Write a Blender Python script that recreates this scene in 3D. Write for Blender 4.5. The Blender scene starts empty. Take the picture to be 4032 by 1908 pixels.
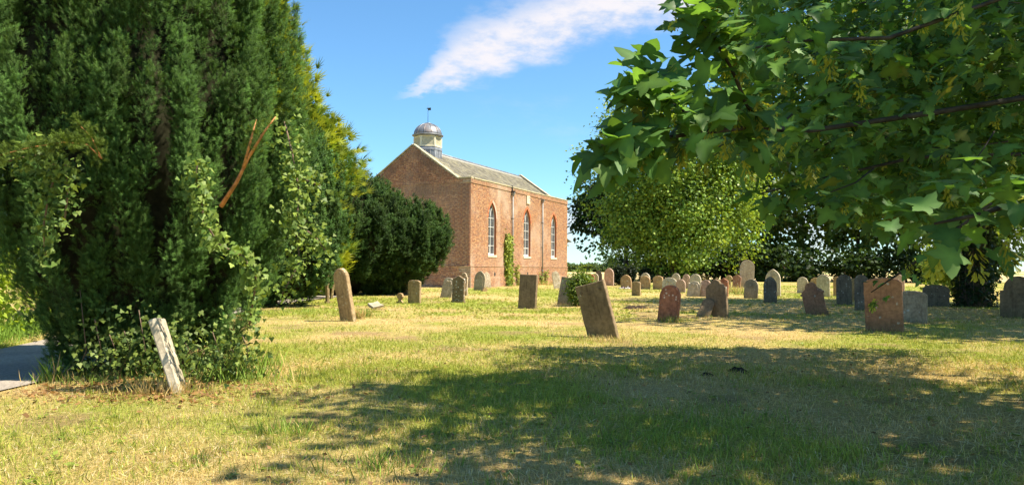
import bpy, math, random
import numpy as np
from mathutils import Matrix, Vector
rng = np.random.default_rng(11); random.seed(11)
R = math.radians
SC = bpy.context.scene
COL = SC.collection

# ------------------------------------------------------------------ camera
CH = 1.5; TILT = R(1.89); ROLL = R(0.37); FPX = 3029.0; PW, PH = 4032.0, 1908.0
cam = bpy.data.cameras.new('camera'); cam.sensor_width = 36.0; cam.lens = 36.0*FPX/PW
cam.clip_start = 0.05; cam.clip_end = 6000
co = bpy.data.objects.new('camera', cam); COL.objects.link(co)
co.matrix_world = Matrix.Translation((0, 0, CH)) @ Matrix.Rotation(R(90)+TILT, 4, 'X') @ Matrix.Rotation(ROLL, 4, 'Z')
SC.camera = co

# ------------------------------------------------------------------ light and sky
SUN_AZ, SUN_EL = R(102), R(56)          # azimuth measured from the view axis towards the right
SV = Vector((math.sin(SUN_AZ)*math.cos(SUN_EL), math.cos(SUN_AZ)*math.cos(SUN_EL), math.sin(SUN_EL)))
sl = bpy.data.lights.new('sun', 'SUN'); sl.energy = 4.1; sl.angle = R(0.53); sl.color = (1.0, 0.91, 0.74)
so = bpy.data.objects.new('sun', sl); COL.objects.link(so); so.rotation_euler = SV.to_track_quat('Z', 'Y').to_euler()
vs = SC.view_settings; vs.view_transform = 'Standard'; vs.look = 'None'; vs.gamma = 1.0; vs.exposure = 1.55; vs.use_curve_mapping = False
SC.cycles.max_bounces = 8; SC.cycles.transparent_max_bounces = 6; SC.cycles.diffuse_bounces = 4
SC.cycles.transmission_bounces = 4; SC.cycles.use_denoising = True

def unit(v): return v/np.linalg.norm(v, axis=-1, keepdims=True)
def ray(x, y):                           # photograph pixel -> direction in the world
    a = x-PW/2; b = y-PH/2; cr, sr = math.cos(ROLL), math.sin(ROLL)
    u = a*cr+b*sr; v = -a*sr+b*cr; c, s = math.cos(TILT), math.sin(TILT)
    return np.array([u, FPX*c+v*s, FPX*s-v*c])
def gp(x, y):
    d = ray(x, y); t = -CH/d[2]; return np.array([d[0]*t, d[1]*t, 0.0])
def at(x, y, Y):
    d = ray(x, y); p = d*(Y/d[1]); p[2] += CH; return p
def proj(P):
    P = np.atleast_2d(P); x, y, z = P[:, 0], P[:, 1], P[:, 2]-CH
    c, s = math.cos(TILT), math.sin(TILT); yf = np.maximum(y*c+z*s, 1e-3); zu = -y*s+z*c
    u = FPX*x/yf; v = -FPX*zu/yf; cr, sr = math.cos(ROLL), math.sin(ROLL)
    return PW/2+u*cr-v*sr, PH/2+u*sr+v*cr

# node helper
def nn(nt, typ, ins=None, **kw):
    n = nt.nodes.new(typ)
    for k, v in kw.items(): setattr(n, k, v)
    for k, v in (ins or {}).items():
        if isinstance(v, bpy.types.NodeSocket): nt.links.new(v, n.inputs[k])
        else: n.inputs[k].default_value = v
    return n
def mth(nt, op, a, b=None, c=None, clamp=False):
    n = nt.nodes.new('ShaderNodeMath'); n.operation = op; n.use_clamp = clamp
    for i, v in enumerate((a, b, c)):
        if v is None: continue
        if isinstance(v, bpy.types.NodeSocket): nt.links.new(v, n.inputs[i])
        else: n.inputs[i].default_value = v
    return n.outputs[0]
def mix(nt, f, a, b, blend='MIX'):
    n = nt.nodes.new('ShaderNodeMix'); n.data_type = 'RGBA'; n.blend_type = blend
    for i, v in ((0, f), (6, a), (7, b)):
        if isinstance(v, bpy.types.NodeSocket): nt.links.new(v, n.inputs[i])
        elif i == 0: n.inputs[0].default_value = v
        else: n.inputs[i].default_value = (v[0], v[1], v[2], 1)
    return n.outputs[2]
def mrange(nt, v, a, b, c=0.0, d=1.0, smooth=True):
    n = nt.nodes.new('ShaderNodeMapRange'); n.interpolation_type = 'SMOOTHSTEP' if smooth else 'LINEAR'
    nt.links.new(v, n.inputs[0])
    for i, q in enumerate((a, b, c, d)):
        if isinstance(q, bpy.types.NodeSocket): nt.links.new(q, n.inputs[i+1])
        else: n.inputs[i+1].default_value = q
    return n.outputs[0]

w = bpy.data.worlds.new('World'); SC.world = w; w.use_nodes = True
nt = w.node_tree; nt.nodes.clear()
sky = nn(nt, 'ShaderNodeTexSky', sky_type='NISHITA', sun_disc=False, sun_elevation=SUN_EL, sun_rotation=SUN_AZ,
         altitude=0, air_density=1.0, dust_density=0.1, ozone_density=4.5)
tc = nn(nt, 'ShaderNodeTexCoord')
gen = tc.outputs['Generated']
# long streak of cloud: a band along a great circle, broken up by noise
dA = unit(ray(1560, 385)); dB = unit(ray(2700, -5))
dN = unit(np.cross(dA, dB)); dN = dN if dN[2] > 0 else -dN
dT = unit(np.cross(dN, dA)); dT = dT if np.dot(dT, dB) > 0 else -dT
mp = nn(nt, 'ShaderNodeMapping', {'Vector': gen}, vector_type='POINT'); mp.inputs['Scale'].default_value = (1, 1, 2.4)
def vdot(v): return nn(nt, 'ShaderNodeVectorMath', {0: gen, 1: tuple(v)}, operation='DOT_PRODUCT').outputs['Value']
n1 = nn(nt, 'ShaderNodeTexNoise', {'Vector': mp.outputs[0], 'Scale': 9.0, 'Detail': 8.0, 'Roughness': 0.55}).outputs['Fac']
n2 = nn(nt, 'ShaderNodeTexNoise', {'Vector': mp.outputs[0], 'Scale': 34.0, 'Detail': 6.0, 'Roughness': 0.6}).outputs['Fac']
along = mth(nt, 'ARCTAN2', vdot(dT), vdot(dA)); dist = vdot(dN)
nz = mth(nt, 'ADD', mth(nt, 'MULTIPLY', mth(nt, 'SUBTRACT', n1, 0.5), 0.075), mth(nt, 'MULTIPLY', mth(nt, 'SUBTRACT', n2, 0.5), 0.032))
dd = mth(nt, 'ADD', mth(nt, 'SUBTRACT', dist, mrange(nt, along, 0.0, 0.16, 0.002, 0.026)), nz)
half = mrange(nt, along, 0.0, 0.13, 0.004, 0.040)
edge = mth(nt, 'DIVIDE', mth(nt, 'ABSOLUTE', dd), half)
band = mth(nt, 'MULTIPLY', mrange(nt, edge, 1.45, 0.3), mth(nt, 'MULTIPLY', mrange(nt, along, -0.01, 0.06), mrange(nt, along, 1.3, 0.8)))
n3 = nn(nt, 'ShaderNodeTexNoise', {'Vector': mp.outputs[0], 'Scale': 3.1, 'Detail': 9.0, 'Roughness': 0.62}).outputs['Fac']
wisp = mth(nt, 'MULTIPLY', mrange(nt, n3, 0.58, 0.82), 0.25)
sepz = nn(nt, 'ShaderNodeSeparateXYZ', {0: gen}).outputs[2]
bank = mth(nt, 'MULTIPLY', mth(nt, 'MULTIPLY', mrange(nt, n1, 0.38, 0.62), 0.75), mth(nt, 'MULTIPLY', mrange(nt, sepz, 0.10, 0.055), mrange(nt, sepz, 0.0, 0.03)))
cl = mth(nt, 'MAXIMUM', mth(nt, 'MULTIPLY', band, mrange(nt, mth(nt, 'ADD', mth(nt, 'MULTIPLY', n1, 0.5), mth(nt, 'MULTIPLY', n2, 0.5)), 0.36, 0.60, 0.45, 0.97)), mth(nt, 'MAXIMUM', wisp, bank), clamp=True)
SKYK = 0.085
skyc = mix(nt, 1.0, sky.outputs[0], (0.58, 0.80, 0.86), 'MULTIPLY')
colr = mix(nt, cl, skyc, (3.95, 3.8, 3.95))
bg = nn(nt, 'ShaderNodeBackground', {'Color': colr, 'Strength': SKYK})
wo = nn(nt, 'ShaderNodeOutputWorld', {'Surface': bg.outputs[0]})

# ------------------------------------------------------------------ noise and mesh helpers
def make_noise(seed):
    g = np.random.default_rng(seed).random((256, 256))
    def f(x, y, s):
        x = np.asarray(x)/s; y = np.asarray(y)/s; xi = np.floor(x).astype(int); yi = np.floor(y).astype(int)
        fx = x-xi; fy = y-yi; fx = fx*fx*(3-2*fx); fy = fy*fy*(3-2*fy)
        a = g[xi % 256, yi % 256]; b = g[(xi+1) % 256, yi % 256]; c = g[xi % 256, (yi+1) % 256]; d = g[(xi+1) % 256, (yi+1) % 256]
        return (a*(1-fx)+b*fx)*(1-fy)+(c*(1-fx)+d*fx)*fy
    return f
NZ = [make_noise(s) for s in range(6)]
def fbm(x, y, s, k=0): return 0.55*NZ[k](x, y, s)+0.28*NZ[k+1](x, y, s*0.43)+0.17*NZ[k+2](x, y, s*0.17)

def mesh_np(name, V, F, C=None, smooth=False):
    """V (n,3), F (m,k) with one k for all faces"""
    me = bpy.data.meshes.new(name); V = np.ascontiguousarray(V, np.float32); F = np.ascontiguousarray(F, np.int32)
    k = F.shape[1]; me.vertices.add(len(V)); me.vertices.foreach_set('co', V.ravel())
    me.loops.add(F.size); me.loops.foreach_set('vertex_index', F.ravel())
    me.polygons.add(len(F)); me.polygons.foreach_set('loop_start', np.arange(0, F.size, k, dtype=np.int32))
    if smooth: me.polygons.foreach_set('use_smooth', np.ones(len(F), bool))
    if C is not None:
        a = me.attributes.new('col', 'FLOAT_COLOR', 'POINT'); c4 = np.ones((len(V), 4), np.float32); c4[:, :3] = C
        a.data.foreach_set('color', c4.ravel())
    me.update(calc_edges=True); return me
def link(name, me, mat=None, parent=None, loc=None, rot=None, **props):
    o = bpy.data.objects.new(name, me); COL.objects.link(o)
    if mat is not None and me is not None and not me.materials: me.materials.append(mat)
    if parent is not None: o.parent = parent
    if loc is not None: o.location = loc
    if rot is not None: o.rotation_euler = rot
    for k, v in props.items(): o[k] = v
    return o
def thing(name, label, cat, loc=(0, 0, 0), rz=0, group=None):
    o = link(name, None, loc=loc, rot=(0, 0, rz), label=label, category=cat)
    if group: o['group'] = group
    return o
class MB:
    """collects boxes, tubes and polygons into one mesh"""
    def __init__(s): s.v = []; s.f = []; s.sm = []; s.c = []
    def add(s, vs, fs, smooth=False, c=(1, 1, 1)):
        b = len(s.v); s.v += [tuple(map(float, q)) for q in vs]; s.f += [tuple(i+b for i in q) for q in fs]; s.sm += [smooth]*len(fs); s.c += [c]*len(vs)
    def box(s, x0, x1, y0, y1, z0, z1, c=(1, 1, 1), M=None):
        vs = [(x, y, z) for x in (x0, x1) for y in (y0, y1) for z in (z0, z1)]
        if M is not None: vs = [tuple(M @ Vector(q)) for q in vs]
        s.add(vs, [(0, 1, 3, 2), (4, 6, 7, 5), (0, 4, 5, 1), (2, 3, 7, 6), (0, 2, 6, 4), (1, 5, 7, 3)], c=c)
    def tube(s, pts, rad, n=8, cap=True, c=(1, 1, 1)):
        pts = [np.array(p, float) for p in pts]; rad = rad if hasattr(rad, '__len__') else [rad]*len(pts)
        rings = []; up = np.array([0.13, 0.21, 0.97])
        for i, p in enumerate(pts):
            t = unit(pts[min(i+1, len(pts)-1)]-pts[max(i-1, 0)]+1e-9)
            a = np.cross(t, up)
            if np.linalg.norm(a) < .15: a = np.cross(t, [1., 0, 0])
            a = unit(a); b = np.cross(t, a)
            rings += [p+rad[i]*(math.cos(6.28318*j/n)*a+math.sin(6.28318*j/n)*b) for j in range(n)]
        fs = [(i*n+j, i*n+(j+1) % n, (i+1)*n+(j+1) % n, (i+1)*n+j) for i in range(len(pts)-1) for j in range(n)]
        if cap: fs += [tuple(range(n))[::-1], tuple((len(pts)-1)*n+j for j in range(n))]
        s.add(rings, fs, True, c)
    def lathe(s, prof, n=24, cx=0, cy=0, c=(1, 1, 1), a0=0.0, smooth=True):
        vs = [(cx+r*math.cos(a0+6.2831853*j/n), cy+r*math.sin(a0+6.2831853*j/n), z) for r, z in prof for j in range(n)]
        fs = [(i*n+j, i*n+(j+1) % n, (i+1)*n+(j+1) % n, (i+1)*n+j) for i in range(len(prof)-1) for j in range(n)]
        fs += [tuple(range(n))[::-1], tuple((len(prof)-1)*n+j for j in range(n))]
        s.add(vs, fs, smooth, c)
    def mesh(s, name):
        me = bpy.data.meshes.new(name); me.from_pydata(s.v, [], s.f); me.polygons.foreach_set('use_smooth', s.sm)
        a = me.attributes.new('col', 'FLOAT_COLOR', 'POINT'); a.data.foreach_set('color', np.array([(q[0], q[1], q[2], 1) for q in s.c], np.float32).ravel())
        me.update(); return me
    def build(s, name, mat, parent=None, **kw): return link(name, s.mesh(name), mat, parent, **kw)

# ------------------------------------------------------------------ materials
def newmat(name):
    m = bpy.data.materials.new(name); m.use_nodes = True; t = m.node_tree; t.nodes.clear()
    b = t.nodes.new('ShaderNodeBsdfPrincipled'); o = t.nodes.new('ShaderNodeOutputMaterial'); t.links.new(b.outputs[0], o.inputs[0])
    return m, t, b, o
def objco(t): return nn(t, 'ShaderNodeTexCoord').outputs['Object']
def attr(t): return nn(t, 'ShaderNodeAttribute', attribute_name='col').outputs['Color']
def noise(t, co, sc, det=5.0, ro=0.6): return nn(t, 'ShaderNodeTexNoise', {'Vector': co, 'Scale': sc, 'Detail': det, 'Roughness': ro}).outputs['Fac']
def bump(t, b, h, st, d=0.02):
    n = nn(t, 'ShaderNodeBump', {'Strength': st, 'Distance': d, 'Height': h}); t.links.new(n.outputs[0], b.inputs['Normal'])
def leafmat(name, trans=0.3, rough=0.5, spec=0.3, tint=(1.5, 1.35, 0.55)):
    m, t, b, o = newmat(name); a = attr(t); t.links.new(a, b.inputs['Base Color']); b.inputs['Roughness'].default_value = rough
    b.inputs['Specular IOR Level'].default_value = spec
    tr = nn(t, 'ShaderNodeBsdfTranslucent', {'Color': mix(t, 1.0, a, tint, 'MULTIPLY')})
    ms = nn(t, 'ShaderNodeMixShader', {0: trans, 1: b.outputs[0], 2: tr.outputs[0]}); t.links.new(ms.outputs[0], o.inputs[0]); return m
def plain(name, col, rough=0.7, var=0.25, sc=6.0, metal=0.0, bs=0.0, spec=0.4, col2=None, sc2=1.2):
    m, t, b, o = newmat(name); c = objco(t); n = noise(t, c, sc)
    f = mrange(t, n, 0.3, 0.7, 1-var, 1+var)
    base = col
    if col2 is not None: base = mix(t, mrange(t, noise(t, c, sc2), 0.42, 0.62), col, col2)
    cc = nn(t, 'ShaderNodeCombineColor', {0: f, 1: f, 2: f}).outputs[0]
    t.links.new(mix(t, 1.0, base if not isinstance(base, tuple) else base, cc, 'MULTIPLY'), b.inputs['Base Color'])
    b.inputs['Roughness'].default_value = rough; b.inputs['Metallic'].default_value = metal; b.inputs['Specular IOR Level'].default_value = spec
    if bs: bump(t, b, noise(t, c, sc*5), bs)
    return m
M = {}
M['yew'] = leafmat('yew_needles', 0.25, 0.6, 0.15, (1.4, 1.3, 0.5))
M['leaf'] = leafmat('broad_leaf', 0.45, 0.5, 0.22)
M['ivy'] = leafmat('ivy_leaf', 0.3, 0.5, 0.2)
M['holly'] = leafmat('glossy_leaf', 0.3, 0.45, 0.25)
M['grass'] = leafmat('grass_blade', 0.28, 0.55, 0.2, (1.2, 1.15, 0.7))
M['bark'] = plain('bark', (0.085, 0.065, 0.045), 0.9, 0.4, 9, bs=0.6)
M['yewbark'] = plain('yew_bark', (0.17, 0.075, 0.04), 0.85, 0.4, 9, bs=0.5)
M['freshwood'] = plain('split_wood', (0.62, 0.27, 0.10), 0.75, 0.4, 7, bs=0.4, col2=(0.42, 0.17, 0.07), sc2=4)
M['sycbark'] = plain('sycamore_bark', (0.048, 0.043, 0.034), 0.9, 0.4, 9, bs=0.5, spec=0.1)
M['twig'] = plain('twig', (0.15, 0.10, 0.065), 0.85, 0.3, 12)
M['core'] = plain('inner_shade', (0.022, 0.022, 0.013), 1.0, 0.4, 8, spec=0.0)  # near-black colour standing in for shade inside crowns and openings
M['white'] = plain('white_paint', (0.62, 0.61, 0.57), 0.55, 0.06, 3)
M['cream'] = plain('cream_paint', (0.66, 0.60, 0.43), 0.55, 0.1, 4)
M['lead'] = plain('lead_sheet', (0.20, 0.205, 0.22), 0.42, 0.22, 2.5, metal=0.35, col2=(0.27, 0.215, 0.19), sc2=1.1)
M['leadbase'] = plain('lead_flashing', (0.17, 0.18, 0.20), 0.5, 0.25, 3, metal=0.3, col2=(0.25, 0.26, 0.28), sc2=2.0)
M['iron'] = plain('grey_iron', (0.21, 0.215, 0.21), 0.5, 0.15, 4, metal=0.2)
M['darkiron'] = plain('dark_iron', (0.03, 0.03, 0.032), 0.5, 0.2, 4)
M['copper'] = plain('weathered_rod', (0.06, 0.12, 0.12), 0.6, 0.2, 4)
M['coping'] = plain('coping_stone', (0.50, 0.42, 0.25), 0.9, 0.3, 3.0, bs=0.3, col2=(0.36, 0.32, 0.22), sc2=1.5)
M['sillstone'] = plain('sill_stone', (0.60, 0.52, 0.36), 0.85, 0.15, 5)
M['glass'] = plain('window_glass', (0.075, 0.082, 0.088), 0.15, 0.3, 2.0, spec=0.6)
M['leadcame'] = plain('lead_cames', (0.14, 0.14, 0.14), 0.6, 0.2, 5)
def wallmat(name):
    m, t, b, o = newmat(name); c = objco(t); a = attr(t); n = noise(t, c, 14); n2 = noise(t, c, 1.1, 6)
    f = mrange(t, n, 0.25, 0.75, 0.75, 1.25); cc = nn(t, 'ShaderNodeCombineColor', {0: f, 1: f, 2: f}).outputs[0]
    t.links.new(mix(t, 1.0, a, cc, 'MULTIPLY'), b.inputs['Base Color']); b.inputs['Roughness'].default_value = 0.92
    b.inputs['Specular IOR Level'].default_value = 0.2; bump(t, b, n, 0.4, 0.01); return m
M['brick'] = wallmat('brick'); M['slate'] = wallmat('slate')
M['mortar'] = plain('lime_mortar', (0.52, 0.42, 0.30), 0.95, 0.2, 6, spec=0.1)
# ------------------------------------------------------------------ ground, path, field
def greenness(x, y):
    """0 straw, 1 green: patchy lawn after a dry summer"""
    g = fbm(x, y, 1.9, 0)*0.55+fbm(x+31, y+7, 7.0, 2)*0.45
    g = (g-0.5)*4.2+0.36
    d = np.hypot(x, y); g = g+0.17*np.clip((d-9)/12, 0, 1)
    mid = np.exp(-((x+0.0)**2/40.0+(y-26)**2/160.0)); g = g+0.12*mid
    g = g+0.16*np.exp(-((x-1.4)**2/2.0+(y-6.6)**2/3.0))-0.42*np.exp(-((x-4.8)**2/16.0+(y-8.5)**2/16.0))  # dry straw patch at right, strengthened to brighten the tree shade by colour
    g = g-0.35*np.exp(-((x+3.6)**2/2.0+(y-9.2)**2/1.6))-0.25*np.exp(-((x+2.6)**2/2.5+(y-8.6)**2/1.5))
    return np.clip(g, 0, 1)
def lump(x, y): return (fbm(x, y, 3.2, 1)-0.5)*0.055+(fbm(x, y, 0.55, 3)-0.5)*0.022
def axis(lo, hi, fine_lo, fine_hi, step):
    a = list(np.arange(fine_lo, fine_hi, step)); s = step; x = fine_lo
    left = []
    while x > lo: s *= 1.28; x -= s; left.append(x)
    s = step; x = a[-1]
    while x < hi: s *= 1.28; x += s; a.append(x)
    return np.array(left[::-1]+a)
gx = axis(-2500, 2500, -12, 16, 0.14); gy = axis(-400, 4000, 2.0, 26, 0.14)
GX, GY = np.meshgrid(gx, gy, indexing='ij'); nx, ny = GX.shape
fade = np.clip((60-np.hypot(GX, GY))/30, 0, 1)
GZ = lump(GX, GY)*fade
V = np.stack([GX.ravel(), GY.ravel(), GZ.ravel()], 1)
ii = np.arange(nx*ny).reshape(nx, ny)
F = np.stack([ii[:-1, :-1].ravel(), ii[1:, :-1].ravel(), ii[1:, 1:].ravel(), ii[:-1, 1:].ravel()], 1)
gr = greenness(V[:, 0], V[:, 1])[:, None]
STRAW = np.array([0.60, 0.44, 0.175]); GREEN = np.array([0.29, 0.325, 0.055]); EARTH = np.array([0.26, 0.17, 0.085])
Cg = STRAW*0.80*(1-gr)+GREEN*0.9*gr
er = np.clip((fbm(V[:, 0], V[:, 1], 1.1, 2)-0.62)*5, 0, 0.7)[:, None]; Cg = Cg*(1-er)+EARTH*er
m, t, b, o = newmat('lawn_soil'); c = objco(t); a = attr(t)
n = noise(t, c, 24, 6, 0.7); f = mrange(t, n, 0.3, 0.7, 0.62, 1.30); cc = nn(t, 'ShaderNodeCombineColor', {0: f, 1: f, 2: f}).outputs[0]
t.links.new(mix(t, 1.0, a, cc, 'MULTIPLY'), b.inputs['Base Color']); b.inputs['Roughness'].default_value = 1.0; b.inputs['Specular IOR Level'].default_value = 0.1
bump(t, b, noise(t, c, 60, 4, 0.8), 0.9, 0.03)
link('ground', mesh_np('ground', V, F, Cg, True), m, kind='structure')

# asphalt path that runs behind the big yew towards the church door
PR = [(-5.55, 2.0), (-5.75, 6.0), (-5.95, 9.0), (-6.3, 13.0), (-7.9, 20.0), (-9.0, 27.0), (-9.0, 33.0), (-8.55, 38.0), (-9.3, 48.0), (-10.0, 56.0)]
def path_edge(y): return np.interp(y, [p[1] for p in PR], [p[0] for p in PR])
mb = MB(); ys = np.arange(2.0, 56, 0.5); vsx = []
for y in ys:
    xr = path_edge(y)+0.05*math.sin(y*2.1)+0.04*math.sin(y*5.3); xl = path_edge(y)-2.45+0.05*math.sin(y*1.7+1)
    for k in range(5):
        q = k/4.0; vsx.append((xr*(1-q)+xl*q, y, 0.034+0.02*math.sin(math.pi*q)))
fsx = [(i*5+k, i*5+k+1, (i+1)*5+k+1, (i+1)*5+k) for i in range(len(ys)-1) for k in range(4)]
mb.add(vsx, fsx, True)
mp_ = plain('worn_asphalt', (0.29, 0.25, 0.21), 0.95, 0.25, 30, bs=0.4, col2=(0.36, 0.31, 0.25), sc2=0.8, spec=0.15)
mb.build('path', mp_, kind='structure')

# stubble field beyond the churchyard and a paler strip behind it
fm = plain('stubble_field', (0.46, 0.35, 0.17), 1.0, 0.18, 0.12, col2=(0.40, 0.31, 0.15), sc2=0.03, spec=0.05)
fm2 = plain('ripe_wheat', (0.62, 0.49, 0.22), 1.0, 0.12, 0.1, spec=0.05)
fm3 = plain('green_crop', (0.13, 0.17, 0.05), 1.0, 0.15, 0.1, spec=0.05)
for nm, ma, y0, y1, z in (('stubble_field', fm, 104, 205, 0.02), ('wheat_field', fm2, 205, 300, 0.03), ('crop_field', fm3, 300, 420, 0.035), ('far_field', fm2, 420, 900, 0.04)):
    mb = MB(); mb.add([(-900, y0, z), (900, y0, z), (900, y1, z), (-900, y1, z)], [(0, 1, 2, 3)]); mb.build(nm, ma, kind='structure')

# ------------------------------------------------------------------ the church
CA = R(66.21)
church = thing('church', 'red brick church with a slate roof and a domed cupola', 'church', (-3.073, 57.0, 0.0), CA)
L, WD = 21.2, 10.02
ZT, ZB, ZP, ZQ = 8.2, 7.82, 1.62, 0.75
F0, F1, APEX = 1.13, 8.89, 10.94
WIN = [(3.75, 0.72), (10.86, 0.76), (17.40, 0.72)]
WZ0, WZS, WZA = 2.50, 5.38, 6.63
def arch(a, h, n=9):
    """right half of a pointed arch, from the springing (a,0) to the apex (0,h)"""
    r = (h*h+a*a)/(2*a); cx = a-r; th = math.acos(-cx/r) if r else 0
    return [(cx+r*math.cos(th*i/n), r*math.sin(th*i/n)) for i in range(n+1)]
def win_outline(uc, a, grow=0.0, n=9):
    aa = a+grow; h = (WZA-WZS)*(aa/a)
    rt = [(uc+x, WZS+z) for x, z in arch(aa, h, n)]
    lf = [(2*uc-x, z) for x, z in rt[:-1]][::-1]
    return [(uc-aa, WZ0)]+[(uc+aa, WZ0)]+rt+lf
def half_at(a, z):
    if z < WZ0: return -1
    if z <= WZS: return a
    h = WZA-WZS; r = (h*h+a*a)/(2*a); dz = z-WZS
    return -1 if dz >= h else a-r+math.sqrt(max(r*r-dz*dz, 0))
def south(u, z, out): return (u, -out, z)
def west(g, z, out): return (-out, g, z)
def zmax_w(g):
    if g < F0 or g > F1: return ZT-0.08
    return ZT-0.08+(APEX-ZT)*(1-abs(g-5.01)/3.88)
def outset(z):
    if z < ZQ: return 0.10
    if abs(z-ZP+0.03) < 0.045: return 0.075
    if z < ZP: return 0.05
    if z > ZB: return 0.04
    return 0.0
import bmesh
# mortar backing
bm = bmesh.new()
def fill(loops, mp):
    es = []
    for lp in loops:
        vv = [bm.verts.new(mp(*q)) for q in lp]
        es += [bm.edges.new((vv[i], vv[(i+1) % len(vv)])) for i in range(len(vv))]
    bmesh.ops.triangle_fill(bm, use_beauty=True, edges=es)
def subloop(lp): return lp
fill([[(0, 0), (L, 0), (L, ZT), (0, ZT)]]+[win_outline(u, a, 0.003) for u, a in WIN], lambda u, z: south(u, z, 0))
fill([[(0, 0), (WD, 0), (WD, ZT-.05), (F1, ZT-.05), (5.01, APEX-.06), (F0, ZT-.05), (0, ZT-.05)]], lambda g, z: west(g, z, 0))
fill([[(0, 0), (WD, 0), (WD, ZT-.05), (F1, ZT-.05), (5.01, APEX-.06), (F0, ZT-.05), (0, ZT-.05)]], lambda g, z: (0.36, g, z))
fill([[(0, 0), (WD, 0), (WD, ZT-.05), (F1, ZT-.05), (5.01, APEX-.06), (F0, ZT-.05), (0, ZT-.05)]], lambda g, z: (L, g, z))
fill([[(0, ZT-1), (WD, ZT-1), (WD, ZT-.05), (F1, ZT-.05), (5.01, APEX-.06), (F0, ZT-.05), (0, ZT-.05)]], lambda g, z: (L-0.36, g, z))
fill([[(0, 0), (L, 0), (L, ZT), (0, ZT)]], lambda u, z: (u, WD, z))
fill([[(0, ZT-0.7), (L, ZT-0.7), (L, ZT), (0, ZT)]], lambda u, z: (u, 0.36, z))
me = bpy.data.meshes.new('mortar'); bm.to_mesh(me); bm.free()
link('mortar', me, M['mortar'], church)
mb = MB()
for z0, z1, oo in ((-0.2, ZQ, .093), (ZQ+.001, ZP-.06, .043), (ZP-.059, ZP, .068), (ZB, ZT-.1, .033)):
    mb.box(-oo, 0.0, -oo, WD, z0, z1); mb.box(0.0, L+oo, -oo, 0.0, z0, z1); mb.box(L, L+oo, 0.0, WD, z0, z1)
mb.build('plinth_bed', M['mortar'], church)

# bricks in English bond
BV = []; BC = []; HV = []
tone = [(0.45, 0.215, 0.11), (0.40, 0.185, 0.10), (0.50, 0.275, 0.145), (0.34, 0.15, 0.09), (0.44, 0.25, 0.155), (0.28, 0.135, 0.09)]
def brick(mp, u0, u1, z0, z1, o0, o1, k, c):
    vs = [mp(u0, z0, o0), mp(u1, z0, o0), mp(u1, z1, o0), mp(u0, z1, o0), mp(u0, z0, o1), mp(u1, z0, o1), mp(u1, z1, o1), mp(u0, z1, o1)]
    BV.append(vs); BC.append(c)
def wall(mp, length, zmaxf, seed, wins, weather):
    rr = random.Random(seed); course = 0.075; z = 0.0; k = 0
    while z < 11:
        st = 0.225 if k % 2 == 0 else 0.1125; u = -(0.05625 if k % 2 else 0.0)
        zc = z+course/2; oo = outset(zc)
        zone = ((0, .0), )
        while u < length:
            u0 = max(u+0.004, 0 if oo == 0 else -oo); u1 = min(u+st-0.006, length)
            u += st; uc = (u0+u1)/2
            if u1-u0 < 0.03 or zc+course*0.4 > zmaxf(uc): continue
            skip = False
            for wc, a in wins:
                ha = half_at(a, zc); hb = half_at(a, zc+0.03) if zc > WZS else ha
                g = 0.0 if zc <= WZS else 0.10
                if zc > WZS and zc < WZA+0.16:
                    ring = max(half_at(a+0.13, min(zc-0.06, WZA)), 0.06) if zc < WZA+.1 else 0.05
                    if abs(uc-wc) < ring: skip = True
                elif ha > 0:
                    if u1 > wc-ha and u0 < wc+ha:
                        if u0 < wc-ha-0.02: u1 = wc-ha
                        elif u1 > wc+ha+0.02: u0 = wc+ha
                        else: skip = True
            if skip: continue
            jit = rr.uniform(-0.002, 0.003)
            brick(mp, u0, u1, z+0.006, z+course-0.009, oo-0.03 if oo else -0.004, oo+0.007+jit, k, weather(uc, zc, rr))
        z += course; k += 1
def weath_s(u, z, rr):
    c = np.array(rr.choice(tone))*rr.uniform(0.8, 1.12)
    c = c*np.array([0.98, 0.98, 0.88])
    p = max(0.0, fbm(u, z, 2.1, 1)-0.50)*1.7
    p += 0.9*math.exp(-((u-4.95)/0.28)**2)*(1 if z > 4.4 else .55)*rr.uniform(.3, 1)+0.55*math.exp(-((u-10.2)/1.6)**2-((z-7.1)/0.7)**2)
    if z > ZB: p += 0.28*rr.random()
    if z < 3.2: p += 0.22*rr.random()
    p = min(p, 0.85); return tuple(c*(1-p)+np.array([0.56, 0.42, 0.31])*p)
def weath_w(u, z, rr):
    c = np.array(rr.choice(tone))*rr.uniform(0.85, 1.25)*np.array([1.05, 1.08, 1.15])
    d = max(0.0, fbm(u+40, z, 1.7, 2)-0.52)*2.2+(0.35 if 7.0 < z < 7.85 else 0)+0.5*math.exp(-(u/1.2)**2-((z-7.0)/1.0)**2)
    if z > 8.3 and (zmax_w(u)-z) < 0.9: d += 0.4
    d = min(d, 0.8); c = c*(1-d)+np.array([0.20, 0.115, 0.085])*d
    p = max(0.0, fbm(u, z+9, 1.3, 3)-0.58)*1.2; p = min(p, .6)
    return tuple(c*(1-p)+np.array([0.50, 0.36, 0.27])*p)
wall(west, WD, zmax_w, 5, [], weath_w)
nW = len(BV)
wall(south, L, lambda u: ZT-0.10, 6, WIN, weath_s)
BV = np.array(BV); BC = np.array(BC)
FB = np.array([(4, 5, 6, 7), (0, 4, 7, 3), (5, 1, 2, 6), (7, 6, 2, 3), (0, 1, 5, 4)])
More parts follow.
